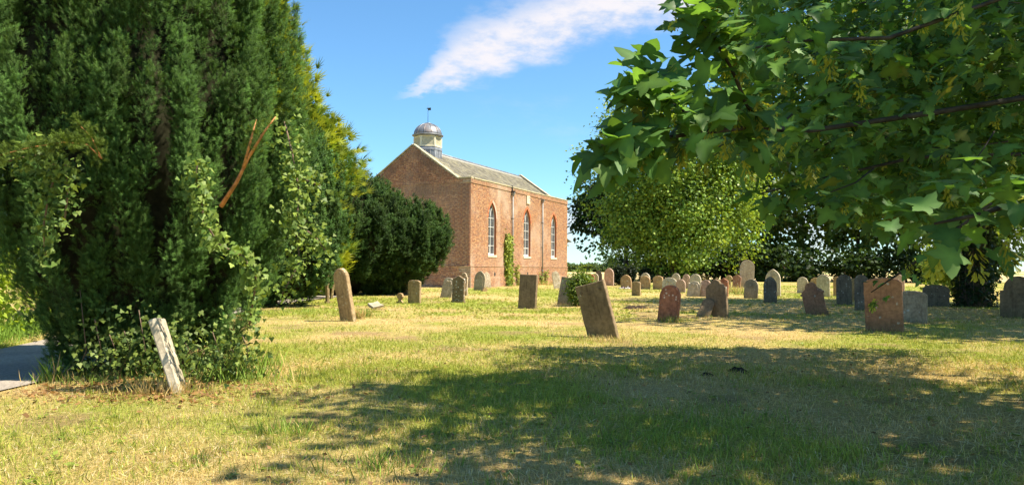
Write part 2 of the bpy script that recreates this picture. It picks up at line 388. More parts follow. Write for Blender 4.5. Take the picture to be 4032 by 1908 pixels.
# west bricks are mirrored, so flip them
cen = BV.mean(1); score = np.where(np.arange(len(BV)) < nW, cen[:, 1]*1.0, 99)+np.abs(cen[:, 2]-4.6)*0.35
wid = np.abs(BV[:, 1, 1]-BV[:, 0, 1]); score = score+np.where(wid > 0.2, 0, 5)
own = np.argsort(score)[:300]; keep = np.ones(len(BV), bool); keep[own] = False
def brickmesh(name, V8, C8, flip):
    f = FB[:, ::-1] if flip else FB
    n = len(V8); F = (f[None]+8*np.arange(n)[:, None, None]).reshape(-1, 4)
    return mesh_np(name, V8.reshape(-1, 3), F, np.repeat(C8, 8, 0))
for sel, flip, nm in ((np.arange(len(BV)) < nW, True, 'gable_brickwork'), (np.arange(len(BV)) >= nW, False, 'side_brickwork')):
    s_ = sel & keep
    link(nm, brickmesh(nm, BV[s_], BC[s_], flip), M['brick'], church, kind='stuff')
proto = [brickmesh('brick', (np.array([[west(-.1065, -.0325, -.02), west(.1065, -.0325, -.02), west(.1065, .0325, -.02), west(-.1065, .0325, -.02), west(-.1065, -.0325, .008), west(.1065, -.0325, .008), west(.1065, .0325, .008), west(-.1065, .0325, .008)]])), np.array([np.array(c)*np.array([.95, .93, 1.0])]), True) for c in tone]
for i in own:
    link('brick', proto[i % 6], M['brick'], church, loc=(0.0, cen[i, 1], cen[i, 2]))

# roof
zr = lambda y: 8.05+(min(y, 10.02-y)-1.13)*0.706
mb = MB()
for ya, yb in ((0.36, 5.01), (9.66, 5.01)):
    mb.add([(0.3, ya, zr(ya)), (L-0.3, ya, zr(ya)), (L-0.3, yb, zr(yb)), (0.3, yb, zr(yb))], [(0, 1, 2, 3) if ya < 5 else (3, 2, 1, 0)], c=(.12, .115, .10))
mb.build('roof_boarding', M['slate'], church)
pitch = math.atan(0.706); SVt = []; SCo = []; slates = []
rr = random.Random(3); rows = 22; ex = (5.01-0.45)/math.cos(pitch)/rows
for i in range(rows):
    y0 = 0.45+i*ex*math.cos(pitch); u = 0.36+(0.15 if i % 2 else 0.0)
    while u < L-0.62:
        wdt = 0.30+rr.uniform(-.03, .02); c = np.array([0.165, 0.150, 0.115])*rr.uniform(0.7, 1.35)
        if rr.random() < 0.22: c = c*0.5+np.array([0.30, 0.27, 0.17])*0.5
        if i > rows-3: c = c*0.5+np.array([0.50, 0.48, 0.44])*0.5
        if u < 1.6 and rr.random() < .6: c = c*.5+np.array([.42, .37, .22])*.5
        slates.append((u, y0, wdt, c)); u += wdt+0.006
SL = ex+0.06
def slate_v(w_):
    cs, sn = math.cos(pitch), math.sin(pitch)
    out = []
    for x in (0, w_):
        for q, h in ((0, 0.018), (0, 0.034), (SL, 0.004), (SL, 0.016)):
            out.append((x, q*cs-h*sn, q*sn+h*cs))
    return np.array(out)
FS = np.array([(1, 5, 7, 3), (0, 4, 5, 1), (0, 1, 3, 2), (4, 6, 7, 5)])
slates.sort(key=lambda q: q[0])
for j, (u, y0, w_, c) in enumerate(slates[:160]):
    me = mesh_np('slate', slate_v(w_), FS, np.repeat([c], 8, 0)); link('slate', me, M['slate'], church, loc=(u, y0, zr(y0)))
V8 = np.array([slate_v(w_)+np.array([u, y0, zr(y0)]) for u, y0, w_, c in slates[160:]]); C8 = np.array([q[3] for q in slates[160:]])
F = (FS[None]+8*np.arange(len(V8))[:, None, None]).reshape(-1, 4)
link('roof_slates', mesh_np('roof_slates', V8.reshape(-1, 3), F, np.repeat(C8, 8, 0)), M['slate'], church, kind='stuff')
mb = MB(); mb.tube([(0.3, 5.01, 10.80), (L-.3, 5.01, 10.80)], 0.07, 8); mb.box(.3, L-.3, 4.84, 5.18, 10.66, 10.78)
mb.build('ridge_roll', M['leadbase'], church)
# coping stones, one by one
def coping_run(p0, p1, width, side, n, th=0.11, name='coping_stone', proud=0.0):
    p0 = Vector(p0); p1 = Vector(p1); d = p1-p0; ln = d.length/n; d.normalize()
    up = Vector((0, 0, 1)); s = d.cross(up).normalized(); nrm = s.cross(d).normalized()
    for i in range(n):
        a = p0+d*(ln*i+0.006); b_ = p0+d*(ln*(i+1)-0.006)
        q = MB(); e = rr.uniform(-.006, .006); vs = []
        for pt in (a, b_):
            for sx, hz in ((-width/2, 0), (width/2, 0), (width/2, th*.75), (0.0, th), (-width/2, th*.75)):
                vs.append(pt+s*sx+nrm*(hz+e))
        q.add(vs, [(4, 3, 2, 1, 0), (5, 6, 7, 8, 9), (0, 1, 6, 5), (1, 2, 7, 6), (2, 3, 8, 7), (3, 4, 9, 8), (4, 0, 5, 9)])
        q.build(name, M['coping'], church)
for xg in (0.15, L-0.15):
    coping_run((xg, 5.01, APEX-.02), (xg, F0, ZT-.02), 0.50, 1, 6)
    coping_run((xg, 5.01, APEX-.02), (xg, F1, ZT-.02), 0.50, 1, 6)
    coping_run((xg, F0, ZT-.03), (xg, -.06, ZT-.03), 0.50, 1, 1, .10)
    coping_run((xg, F1, ZT-.03), (xg, WD+.06, ZT-.03), 0.50, 1, 1, .10)
coping_run((0.41, 0.13, ZT-.03), (L-.41, 0.13, ZT-.03), 0.46, 1, 18, .105)
coping_run((0.41, WD-.13, ZT-.03), (L-.41, WD-.13, ZT-.03), 0.46, 1, 18, .105)
# windows
ringtone = [(0.40, 0.14, 0.06), (0.34, 0.11, 0.05), (0.45, 0.20, 0.10)]
for wi, (uc, a) in enumerate(WIN):
    wn = link('window', None, parent=church)
    ol = win_outline(uc, a); nO = len(ol)
    q = MB(); vs = [south(u, z, 0.009) for u, z in ol]+[south(u, z, -0.25) for u, z in ol]
    q.add(vs, [(i, (i+1) % nO, nO+(i+1) % nO, nO+i) for i in range(1, nO)], c=(0.36, 0.12, 0.055)); q.build('reveal', M['brick'], wn)
    # brick arch ring
    q = MB(); inn = [(uc+x, WZS+z) for x, z in arch(a, WZA-WZS, 14)]; out = [(uc+x, WZS+z) for x, z in arch(a+0.22, (WZA-WZS)*1.2, 14)]
    for i in range(14):
        for sg in (1, -1):
            def mm(p): return (uc+sg*(p[0]-uc), p[1])
            quad = [inn[i], out[i], out[i+1], inn[i+1]]; cx = sum(p[0] for p in quad)/4; cz = sum(p[1] for p in quad)/4
            for h in (0, 1):
                pa = [quad[0], quad[1], quad[2], quad[3]]
                lo, hi = ((0.0, .47) if h == 0 else (.53, 1.0))
                def lerp(p, r, s_): return (p[0]+(r[0]-p[0])*s_, p[1]+(r[1]-p[1])*s_)
                def along_(p): return lerp(p, (cx, cz), 0.07)
                e0 = lerp(quad[0], quad[3], lo); e1 = lerp(quad[1], quad[2], lo); e2 = lerp(quad[1], quad[2], hi); e3 = lerp(quad[0], quad[3], hi)
                fr = [south(*mm(p), 0.013) for p in (e0, e1, e2, e3)]; bk = [south(*mm(p), -0.01) for p in (e0, e1, e2, e3)]
                fc = [(0, 1, 2, 3), (0, 4, 5, 1), (1, 5, 6, 2), (2, 6, 7, 3), (3, 7, 4, 0)]
                if sg > 0: fc = [f_[::-1] for f_ in fc]
                c_ = np.array(rr.choice(ringtone))*rr.uniform(.9, 1.2)
                if wi == 0 and sg > 0: c_ = c_*.4+np.array([.6, .48, .38])*.6
                q.add(fr+bk, fc, c=tuple(c_))
    q.build('brick_arch', M['brick'], wn)
    FD = -0.17
    q = MB(); i1 = win_outline(uc, a); i2 = []
    cz = 4.5
    inner = win_outline(uc, a-0.06); inner = [(u, max(z, WZ0+0.11)) for u, z in inner]
    n_ = len(i1); vs = [south(u, z, FD) for u, z in i1]+[south(u, z, FD) for u, z in inner]+[south(u, z, FD-.09) for u, z in inner]
    q.add(vs, [((i+1) % n_, i, n_+i, n_+(i+1) % n_)[::-1] for i in range(n_)]+[(n_+(i+1) % n_, n_+i, 2*n_+i, 2*n_+(i+1) % n_)[::-1] for i in range(n_)])
    q.build('frame', M['white'], wn)
    q = MB(); q.box(uc-.026, uc+.026, -FD-.005, -FD+.07, WZ0+.1, WZS+.02); q.build('mullion', M['white'], wn)
    h = WZA-WZS; r_ = (h*h+a*a)/(2*a)
    for sg in (1, -1):
        q = MB(); pts = []
        for i in range(8):
            th = math.acos(min(1, (r_-a/2)/r_))*i/7.0
            pts.append((uc+sg*(-r_+r_*math.cos(th)), 0.20, WZS+r_*math.sin(th)))
        q.tube(pts, 0.027, 6); q.build('tracery_bar', M['white'], wn)
    zs = [WZ0+.11, 3.24, 3.97, 4.70, 5.40]
    for z in zs[1:]:
        q = MB(); q.box(uc-a+.06, uc+a-.06, -FD+.001, -FD+.055, z-.02, z+.02); q.build('transom', M['white'], wn)
    for k in range(4):
        for sg in (-1, 1):
            x0, x1 = sorted((uc+sg*.03, uc+sg*(a-.07)))
            q = MB(); q.box(x0, x1, -FD+.05, -FD+.058, zs[k], zs[k+1]); q.build('pane', M['glass'], wn)
            if k:
                q = MB()
                for j in (1, 2):
                    zz = zs[k]+(zs[k+1]-zs[k])*j/3.0; q.box(x0, x1, -FD+.042, -FD+.049, zz-.008, zz+.008)
                xm = (x0+x1)/2; q.box(xm-.006, xm+.006, -FD+.043, -FD+.0485, zs[k], zs[k+1]); q.build('lead_came', M['leadcame'], wn)
            elif sg < 0 or wi:
                q = MB(); q.box(x0, x1, -FD+.015, -FD+.045, zs[0], zs[0]+.05); q.box(x0, x1, -FD+.015, -FD+.045, zs[1]-.06, zs[1]-.02)
                q.box(x0, x0+.045, -FD+.016, -FD+.044, zs[0]+.05, zs[1]-.06); q.box(x1-.045, x1, -FD+.016, -FD+.044, zs[0]+.05, zs[1]-.06); q.build('casement', M['white'], wn)
    hd = [(uc+x*(a-.05)/a, WZS+z) for x, z in arch(a, h-.06, 9)]; hd = hd+[(2*uc-x, z) for x, z in hd[:-1]][::-1]
    q = MB(); q.add([south(u, z, FD-.055) for u, z in hd], [tuple(range(len(hd)))]); q.build('pane', M['glass'], wn)
    q = MB(); q.box(uc-a-.08, uc+a+.08, -.055, .24, WZ0-.17, WZ0-.005); q.build('sill', M['sillstone'], wn)
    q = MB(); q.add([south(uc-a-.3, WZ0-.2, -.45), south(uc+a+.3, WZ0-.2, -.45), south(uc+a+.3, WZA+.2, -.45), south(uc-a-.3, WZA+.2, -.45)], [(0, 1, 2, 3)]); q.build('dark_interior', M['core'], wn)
# downpipes
for u, zt in ((7.44, 7.42), (14.19, 7.42)):
    dp = link('downpipe', None, parent=church)
    q = MB(); q.tube([(u, -.15, 0.15), (u, -.15, zt)], 0.058, 10); q.build('pipe', M['iron'], dp)
    q = MB(); q.lathe([(0.05, zt-.02), (0.17, zt+.22), (0.19, zt+.24), (0.19, zt+.30), (0.15, zt+.30)], 4, u, -.16, a0=math.pi/4, smooth=False); q.build('hopper', M['iron'], dp)
    if u < 10:
        q = MB(); q.box(u-.15, u+.15, -.30, -.05, zt+.34, zt+.46); q.box(u-.05, u+.05, -.12, -.01, zt+.46, ZT+.12); q.build('outlet_box', M['darkiron'], dp)
    for z in (1.25, 3.4, 5.6):
        q = MB(); q.lathe([(0.07, z-.05), (0.078, z-.03), (0.078, z+.03), (0.07, z+.05)], 10, u, -.15); q.box(u-.10, u+.10, -.085, -.01, z-.02, z+.02); q.build('bracket', M['iron'], dp)
# sundial
sd = link('sundial', None, parent=church)
q = MB(); q.box(10.62, 11.28, -.10, .0, 7.08, 7.78); q.build('dial_slab', M['sillstone'], sd)
q = MB(); q.tube([(10.98, -.10, 7.68), (11.10, -.62, 7.10)], 0.016, 6); q.tube([(11.04, -.36, 7.39), (10.97, -.10, 7.32)], 0.012, 6); q.build('gnomon', M['darkiron'], sd)
for u in (4.15, 10.9, 17.3):
    q = MB(); q.box(u-.12, u+.12, -.062, -.0, 0.86, 1.12); q.build('air_vent', M['darkiron'], church)
# chancel at the east end with its timber eaves
ch_ = link('chancel', None, parent=church)
q = MB(); q.box(L+.11, L+5.2, 2.6, 7.4, 0, 4.2, c=(.36, .13, .06)); q.build('chancel_wall', M['brick'], ch_)
q = MB(); q.add([(L+.11, 2.2, 4.0), (L+5.6, 2.2, 4.0), (L+5.6, 5.0, 5.5), (L+.11, 5.0, 5.5), (L+.11, 7.8, 4.0), (L+5.6, 7.8, 4.0)], [(0, 1, 2, 3), (3, 2, 5, 4)], c=(.15, .14, .12)); q.build('chancel_roof', M['slate'], ch_)
hd = link('porch_hood', None, parent=church)
q = MB(); q.add([(L+.1, .25, 4.62), (L+2.05, .25, 4.22), (L+2.05, 1.3, 4.22), (L+.1, 1.3, 4.62), (L+.1, .25, 4.54), (L+2.05, .25, 4.14), (L+2.05, 1.3, 4.14), (L+.1, 1.3, 4.54)], [(0, 1, 2, 3), (7, 6, 5, 4), (0, 4, 5, 1), (1, 5, 6, 2), (2, 6, 7, 3)]); q.build('hood_roof', M['leadbase'], hd)
q = MB(); q.box(L+.1, L+1.6, .35, .43, 3.75, 3.85); q.tube([(L+.1, .4, 3.2), (L+1.3, .4, 4.15)], .05, 6); q.build('hood_bracket', M['twig'], hd)
# cupola
cux, cuy = 2.2, 5.01
cup = link('cupola', None, parent=church)
def hexa(r, a=0): return [(cux+r*math.cos(R(60*k)), cuy+r*math.sin(R(60*k))) for k in range(6)]
q = MB(); q.lathe([(1.13, 8.9), (1.13, 10.72), (1.16, 10.73), (1.16, 10.80), (1.10, 10.98), (0.5, 11.0)], 6, cux, cuy, smooth=False)
q.build('lead_base', M['leadbase'], cup)
q = MB()
for k in range(6):
    a1, b1 = hexa(1.135)[k], hexa(1.135)[(k+1) % 6]
    for s_ in (0.0, 0.35, 0.68): q.tube([(a1[0]+(b1[0]-a1[0])*s_, a1[1]+(b1[1]-a1[1])*s_, 9.2), (a1[0]+(b1[0]-a1[0])*s_, a1[1]+(b1[1]-a1[1])*s_, 10.72)], 0.018, 6)
q.build('lead_roll', M['leadbase'], cup)
q = MB(); q.lathe([(1.12, 10.99), (1.14, 11.0), (1.14, 11.10), (1.06, 11.12), (0.5, 11.12)], 6, cux, cuy, smooth=False); q.build('bottom_rail', M['cream'], cup)
q = MB(); q.lathe([(0.5, 11.76), (1.08, 11.76), (1.08, 11.86), (0.5, 11.86)], 6, cux, cuy, smooth=False); q.build('top_rail', M['cream'], cup)
q = MB(); q.lathe([(0.86, 11.05), (0.86, 11.84)], 6, cux, cuy, smooth=False); q.build('shade_backing', M['core'], cup)  # dark prism standing in for the shade behind the slats
for k in range(6):
    hx, hy = hexa(1.05)[k]; q = MB(); q.lathe([(0.085, 11.11), (0.085, 11.77)], 6, hx, hy, smooth=False); q.build('corner_post', M['cream'], cup)
    am = R(60*k+30); mid = Vector((cux+0.925*math.cos(am), cuy+0.925*math.sin(am), 0)); rot = Matrix.Rotation(am, 4, 'Z')
    for j in range(9):
        Mx = Matrix.Translation(mid+Vector((0, 0, 11.16+j*0.073))) @ rot @ Matrix.Rotation(R(-42), 4, 'Y')
        q = MB(); q.box(-.011, .011, -.46, .46, -.055, .055, M=Mx); q.build('slat', M['cream'], cup)
q = MB(); q.lathe([(1.0, 11.855), (1.14, 11.86), (1.17, 11.90), (1.24, 11.93), (1.25, 11.99), (1.15, 12.02), (0.6, 12.03)], 36, cux, cuy); q.build('cornice', M['leadbase'], cup)
dome = link('dome', None, parent=church)
dp_ = [(1.12*math.cos(t_)*(1-.02*math.sin(t_*2)), 12.02+0.92*math.sin(t_)) for t_ in np.linspace(0, 1.40, 12)]
q = MB(); q.lathe(dp_+[(0.16, 12.935)], 36, cux, cuy); q.build('lead_dome', M['lead'], dome)
for k in range(12):
    an = R(30*k+15); q = MB(); q.tube([(cux+(r+.006)*math.cos(an), cuy+(r+.006)*math.sin(an), z+.006) for r, z in dp_], 0.026, 6); q.build('lead_seam', M['lead'], dome)
q = MB(); q.lathe([(0.27, 12.91), (0.27, 12.97), (0.10, 13.0), (0.03, 13.01)], 16, cux, cuy); q.build('dome_cap', M['leadbase'], dome)
vn = link('weathervane', None, parent=church)
q = MB(); q.tube([(cux, cuy, 12.98), (cux, cuy, 14.45)], [.024, .016], 6); q.build('rod', M['copper'], vn)
q = MB(); q.box(cux-.012, cux+.012, cuy-.26, cuy-.02, 14.0, 14.2); q.box(cux-.01, cux+.01, cuy, cuy+.12, 14.13, 14.2); q.build('flag', M['darkiron'], vn, rot=None)
# ------------------------------------------------------------------ headstones
def stonemat(name, base, dark, lich=0.3, lcol=(0.55, 0.53, 0.46), moss=0.2, spots=6.0):
    m, t, b, o = newmat(name); tcn = nn(t, 'ShaderNodeTexCoord'); c0 = tcn.outputs['Object']
    oi = nn(t, 'ShaderNodeObjectInfo').outputs['Random']
    off = nn(t, 'ShaderNodeCombineXYZ', {0: mth(t, 'MULTIPLY', oi, 37.0), 1: mth(t, 'MULTIPLY', oi, 11.0), 2: 0.0}).outputs[0]
    c = nn(t, 'ShaderNodeVectorMath', {0: c0, 1: off}, operation='ADD').outputs[0]
    n1 = noise(t, c, 2.2, 6, 0.65); n2 = noise(t, c, 13, 5, 0.6)
    st = nn(t, 'ShaderNodeMapping', {'Vector': c}); st.inputs['Scale'].default_value = (9, 9, 1.0)
    n3 = noise(t, st.outputs[0], 1.6, 5, 0.6)
    col = mix(t, mrange(t, n1, 0.36, 0.66), base, dark)
    col = mix(t, mth(t, 'MULTIPLY', mrange(t, n3, 0.50, 0.72), 0.55), col, tuple(x*0.45 for x in dark))
    vor = nn(t, 'ShaderNodeTexVoronoi', {'Vector': c, 'Scale': spots, 'Randomness': 1.0}).outputs['Distance']
    n4 = noise(t, c, 3.3, 4, 0.6); nl = mth(t, 'ADD', mth(t, 'MULTIPLY', mth(t, 'SUBTRACT', n2, 0.5), 0.5), vor)
    lm = mth(t, 'MULTIPLY', mrange(t, nl, 0.28, 0.20), mrange(t, n4, 0.62-0.30*lich, 0.70-0.30*lich))
    col = mix(t, mth(t, 'MULTIPLY', lm, min(1.0, 0.45+lich)), col, lcol)
    f = mrange(t, n2, 0.3, 0.7, 0.78, 1.2); cc = nn(t, 'ShaderNodeCombineColor', {0: f, 1: f, 2: f}).outputs[0]
    col = mix(t, 1.0, col, cc, 'MULTIPLY')
    sz = nn(t, 'ShaderNodeSeparateXYZ', {0: c0}).outputs[2]
    mo = mth(t, 'MULTIPLY', mrange(t, mth(t, 'ADD', sz, mth(t, 'MULTIPLY', n1, -0.5)), 0.12, -0.15), moss)
    col = mix(t, mo, col, (0.10, 0.11, 0.045))
    t.links.new(col, b.inputs['Base Color']); b.inputs['Roughness'].default_value = 0.93; b.inputs['Specular IOR Level'].default_value = 0.2
    bump(t, b, mth(t, 'ADD', n2, mth(t, 'MULTIPLY', n1, 0.6)), 0.55, 0.02); return m
S = {
 'tan': stonemat('sandstone_tan', (0.38, 0.275, 0.15), (0.27, 0.19, 0.105), 0.25),
 'dark': stonemat('sandstone_dark', (0.245, 0.175, 0.105), (0.185, 0.13, 0.08), 0.2),
 'red': stonemat('sandstone_red', (0.38, 0.20, 0.115), (0.28, 0.145, 0.09), 0.35),
 'rust': stonemat('sandstone_rust', (0.36, 0.165, 0.095), (0.23, 0.10, 0.065), 0.55, (0.58, 0.50, 0.42), spots=9),
 'orange': stonemat('sandstone_orange', (0.48, 0.32, 0.165), (0.37, 0.225, 0.115), 0.35),
 'pale': stonemat('limestone_pale', (0.56, 0.48, 0.36), (0.42, 0.35, 0.25), 0.5),
 'grey': stonemat('stone_grey', (0.42, 0.335, 0.225), (0.31, 0.24, 0.16), 0.4),
 'slate': stonemat('slate_dark', (0.205, 0.168, 0.125), (0.145, 0.118, 0.09), 0.45, (0.42, 0.39, 0.33), spots=8),
 'pink': stonemat('sandstone_pink', (0.52, 0.36, 0.28), (0.40, 0.27, 0.20), 0.4),
 'white': stonemat('limestone_white', (0.60, 0.51, 0.37), (0.40, 0.32, 0.21), 0.9, (0.70, 0.66, 0.56), spots=9),
 'spot': stonemat('lichened_brown', (0.25, 0.18, 0.11), (0.185, 0.13, 0.08), 0.95, (0.62, 0.60, 0.54), spots=9),
}
def half_profile(shape, w, h):
    """right half of the outline from the foot to the top centre, foot at z = -0.25"""
    a = w/2; P = [(a, -0.25)]
    def arc(cx, cz, r, t0, t1, n=8, rz=None): return [(cx+r*math.cos(R(t0+(t1-t0)*i/n)), cz+(rz or r)*math.sin(R(t0+(t1-t0)*i/n))) for i in range(n+1)]
    if shape == 'flat': P += [(a, h-.01), (a-.012, h), (0, h)]
    elif shape == 'round': P += arc(0, h-a, a, 0, 90, 12)
    elif shape == 'tallround': P += arc(0, h-a*1.15, a, 0, 90, 12, a*1.15)
    elif shape == 'segment': s_ = a*0.30; P += [(a, h-s_)]+[(a*math.cos(R(q)), h-s_+s_*math.sin(R(q))) for q in range(40, 91, 10)]
    elif shape == 'lowarch': s_ = a*0.6; P += [(a, h-s_)]+[(a*math.cos(R(q)), h-s_+s_*math.sin(R(q))) for q in range(15, 91, 8)]
    elif shape == 'pointed':
        hh = a*1.45; P += [(x, h-hh+z) for x, z in arch(a, hh, 10)]
    elif shape == 'lowpointed':
        hh = a*1.12; P += [(x, h-hh+z) for x, z in arch(a, hh, 10)]
    elif shape == 'peak': P += [(a, h-a*.55), (a*.12, h-.015), (0, h)]
    elif shape == 'shoulder':
        P += [(a, h-a*.95), (a*.80, h-a*.95+.01), (a*.80, h-a*.80)]+arc(0, h-a*.78, a*.78, 5, 90, 9)
    elif shape == 'ogee':
        P += [(a, h-a*.62), (a*.86, h-a*.55), (a*.62, h-a*.52), (a*.42, h-a*.36), (a*.25, h-a*.12), (a*.12, h-.01), (0, h)]
    elif shape == 'wave':
        P += [(a, h-a*.32), (a*.80, h-a*.42), (a*.60, h-a*.30), (a*.40, h-a*.08), (a*.2, h-.01), (0, h)]
    elif shape == 'cross':
        P += [(a, h-a*1.25), (a*1.14, h-a*1.22), (a*1.14, h-a*1.05), (a*.98, h-a*1.0), (a*.96, h-a*.85), (a*.72, h-a*.72), (a*.60, h-a*.62)]+arc(0, h-a*.55, a*.55, 0, 90, 7)
    elif shape == 'worn':
        P += [(a*.97, h-a*.75), (a*.80, h-a*.66), (a*.74, h-a*.50), (a*.50, h-a*.42), (a*.36, h-a*.18), (a*.20, h-.02), (0, h)]
    elif shape == 'neck':
        P = [(a*.62, -.25), (a*.62, h*.62), (a*.78, h*.66), (a, h*.70)]+arc(0, h-a, a, 0, 90, 8)
    elif shape == 'urn':
        P = [(a, -.1), (a*.95, h*.06), (a*.50, h*.22), (a*.45, h*.36), (a*.72, h*.50), (a*.98, h*.60), (a*.98, h*.68), (a*.85, h*.72), (a*.80, h*.85), (a*.55, h*.95), (a*.2, h*1.0), (0, h)]
    return P
def inset_poly(pts, d):
    n = len(pts); out = []
    for i in range(n):
        p0, p1, p2 = np.array(pts[i-1]), np.array(pts[i]), np.array(pts[(i+1) % n])
        e1 = unit(p1-p0+1e-9); e2 = unit(p2-p1+1e-9); nrm = np.array([-(e1+e2)[1], (e1+e2)[0]]); l = np.linalg.norm(nrm)
        out.append(tuple(p1+nrm/max(l, .3)*d*min(1.4, 2/max(l, .8))))
    return out
def stone_mesh(shape, w, h, t, seed, wear=0.006):
    rr = random.Random(seed); hp = half_profile(shape, w, h)
    # densify straight runs so that worn edges can wobble
    def dens(pts):
        o = []
        for i in range(len(pts)-1):
            p, q = pts[i], pts[i+1]; k = max(1, int(math.hypot(p[0]-q[0], p[1]-q[1])/0.09))
            o += [(p[0]+(q[0]-p[0])*j/k, p[1]+(q[1]-p[1])*j/k) for j in range(k)]
        return o+[pts[-1]]
    hp = dens(hp); ol = hp+[(-x, z) for x, z in hp[:-1]][::-1]
    ol = [(x+rr.uniform(-wear, wear), z+(rr.uniform(-wear, wear) if z > -.1 else 0)) for x, z in ol]
    bv = min(0.014, t*.2); inn = inset_poly(ol, bv); n = len(ol)
    rings = [[(x, -t/2, z) for x, z in inn], [(x, -t/2+bv, z) for x, z in ol], [(x, t/2-bv, z) for x, z in ol], [(x, t/2, z) for x, z in inn]]
    vs = [p for r_ in rings for p in r_]
    fs = [(k*n+i, k*n+(i+1) % n, (k+1)*n+(i+1) % n, (k+1)*n+i) for k in range(3) for i in range(n)]
    fs += [tuple(range(n))[::-1], tuple(3*n+i for i in range(n))]
    me = bpy.data.meshes.new('headstone'); me.from_pydata(vs, [], fs); me.update(); return me, ol
def relief(kind, ol, w, h, t, mat, par):
    """carved work standing proud of the face"""
    q = MB(); y0 = -t/2
    if kind == 'rim':
        o1 = [p for p in inset_poly(ol, 0.035) if p[1] > 0.06]; o2 = [p for p in inset_poly(ol, 0.065) if p[1] > 0.06]
        k = min(len(o1), len(o2)); o1, o2 = o1[:k], o2[:k]
        vs = [(x, y0-.010, z) for x, z in o1]+[(x, y0-.010, z) for x, z in o2]+[(x, y0+.004, z) for x, z in o1]+[(x, y0+.004, z) for x, z in o2]
        fs = []
        for i in range(k-1):
            if math.hypot(o1[i][0]-o1[i+1][0], o1[i][1]-o1[i+1][1]) > w*.6: continue
            fs += [(i, i+1, k+i+1, k+i), (i, 2*k+i, 2*k+i+1, i+1), (k+i, k+i+1, 3*k+i+1, 3*k+i)]
        q.add(vs, fs); q.build('carved_rim', mat, par)
    elif kind == 'roundel':
        r_ = w*.17; cz = h-w*.45
        q.lathe([(r_, -.002), (r_, .014), (r_*.75, .016), (r_*.70, .004), (r_*.45, .004), (r_*.40, .014), (0.01, .016)], 16)
        q.v = [(x, y0-z, y+cz) for x, y, z in q.v]; q.build('carved_roundel', mat, par)
    elif kind == 'scroll':
        cz = h-w*.34
        for s_ in (1, -1):
            pts = [(s_*w*(.05+.30*u)*1.0, y0-.004, cz+w*.13*math.sin(u*5.2)) for u in np.linspace(0, 1, 12)]; q.tube(pts, w*.028, 6)
        q.tube([(w*.10*math.cos(R(g)), y0-.004, cz-w*.02+w*.10*math.sin(R(g))) for g in range(0, 361, 30)], w*.022, 6)
        q.box(-w*.47, w*.47, y0-.012, y0+.003, h-w*.66, h-w*.62); q.build('carved_scroll', mat, par)
    elif kind == 'lettering':
        for k in range(3):
            x = -w*.30
            while x < w*.30:
                l_ = random.uniform(.02, .035)
                if random.random() < .85: q.box(x, x+l_*.75, y0-.004, y0+.002, h*.60-k*.10, h*.60-k*.10+.028)
                x += l_+.008
        q.build('carved_line', mat, par, kind='stuff')
    elif kind == 'foot':
        q.box(-w*.54, w*.54, -t*.75, t*.75, -.2, .085); q.build('stone_foot', mat, par)
    elif kind == 'panel':
        hp = half_profile('pointed', w*.62, h*.78); oo = [p for p in hp if p[1] > 0]; oo = [(w*.31, h*.18)]+oo; oo = oo+[(-x, z) for x, z in oo[:-1]][::-1]
        q.tube([(x, y0, z) for x, z in oo], .012, 5, cap=False); q.build('carved_panel', mat, par)
    elif kind == 'flowers':
        tops = [((-.33)*w, h*.86), (.33*w, h*.86)]
        for cx, cz in tops:
            q = MB()
            for g in range(0, 360, 60): q.tube([(cx, y0-.002, cz), (cx+.035*math.cos(R(g)), y0-.006, cz+.035*math.sin(R(g)))], [.006, .011], 5)
            q.build('carved_flower', mat, par)
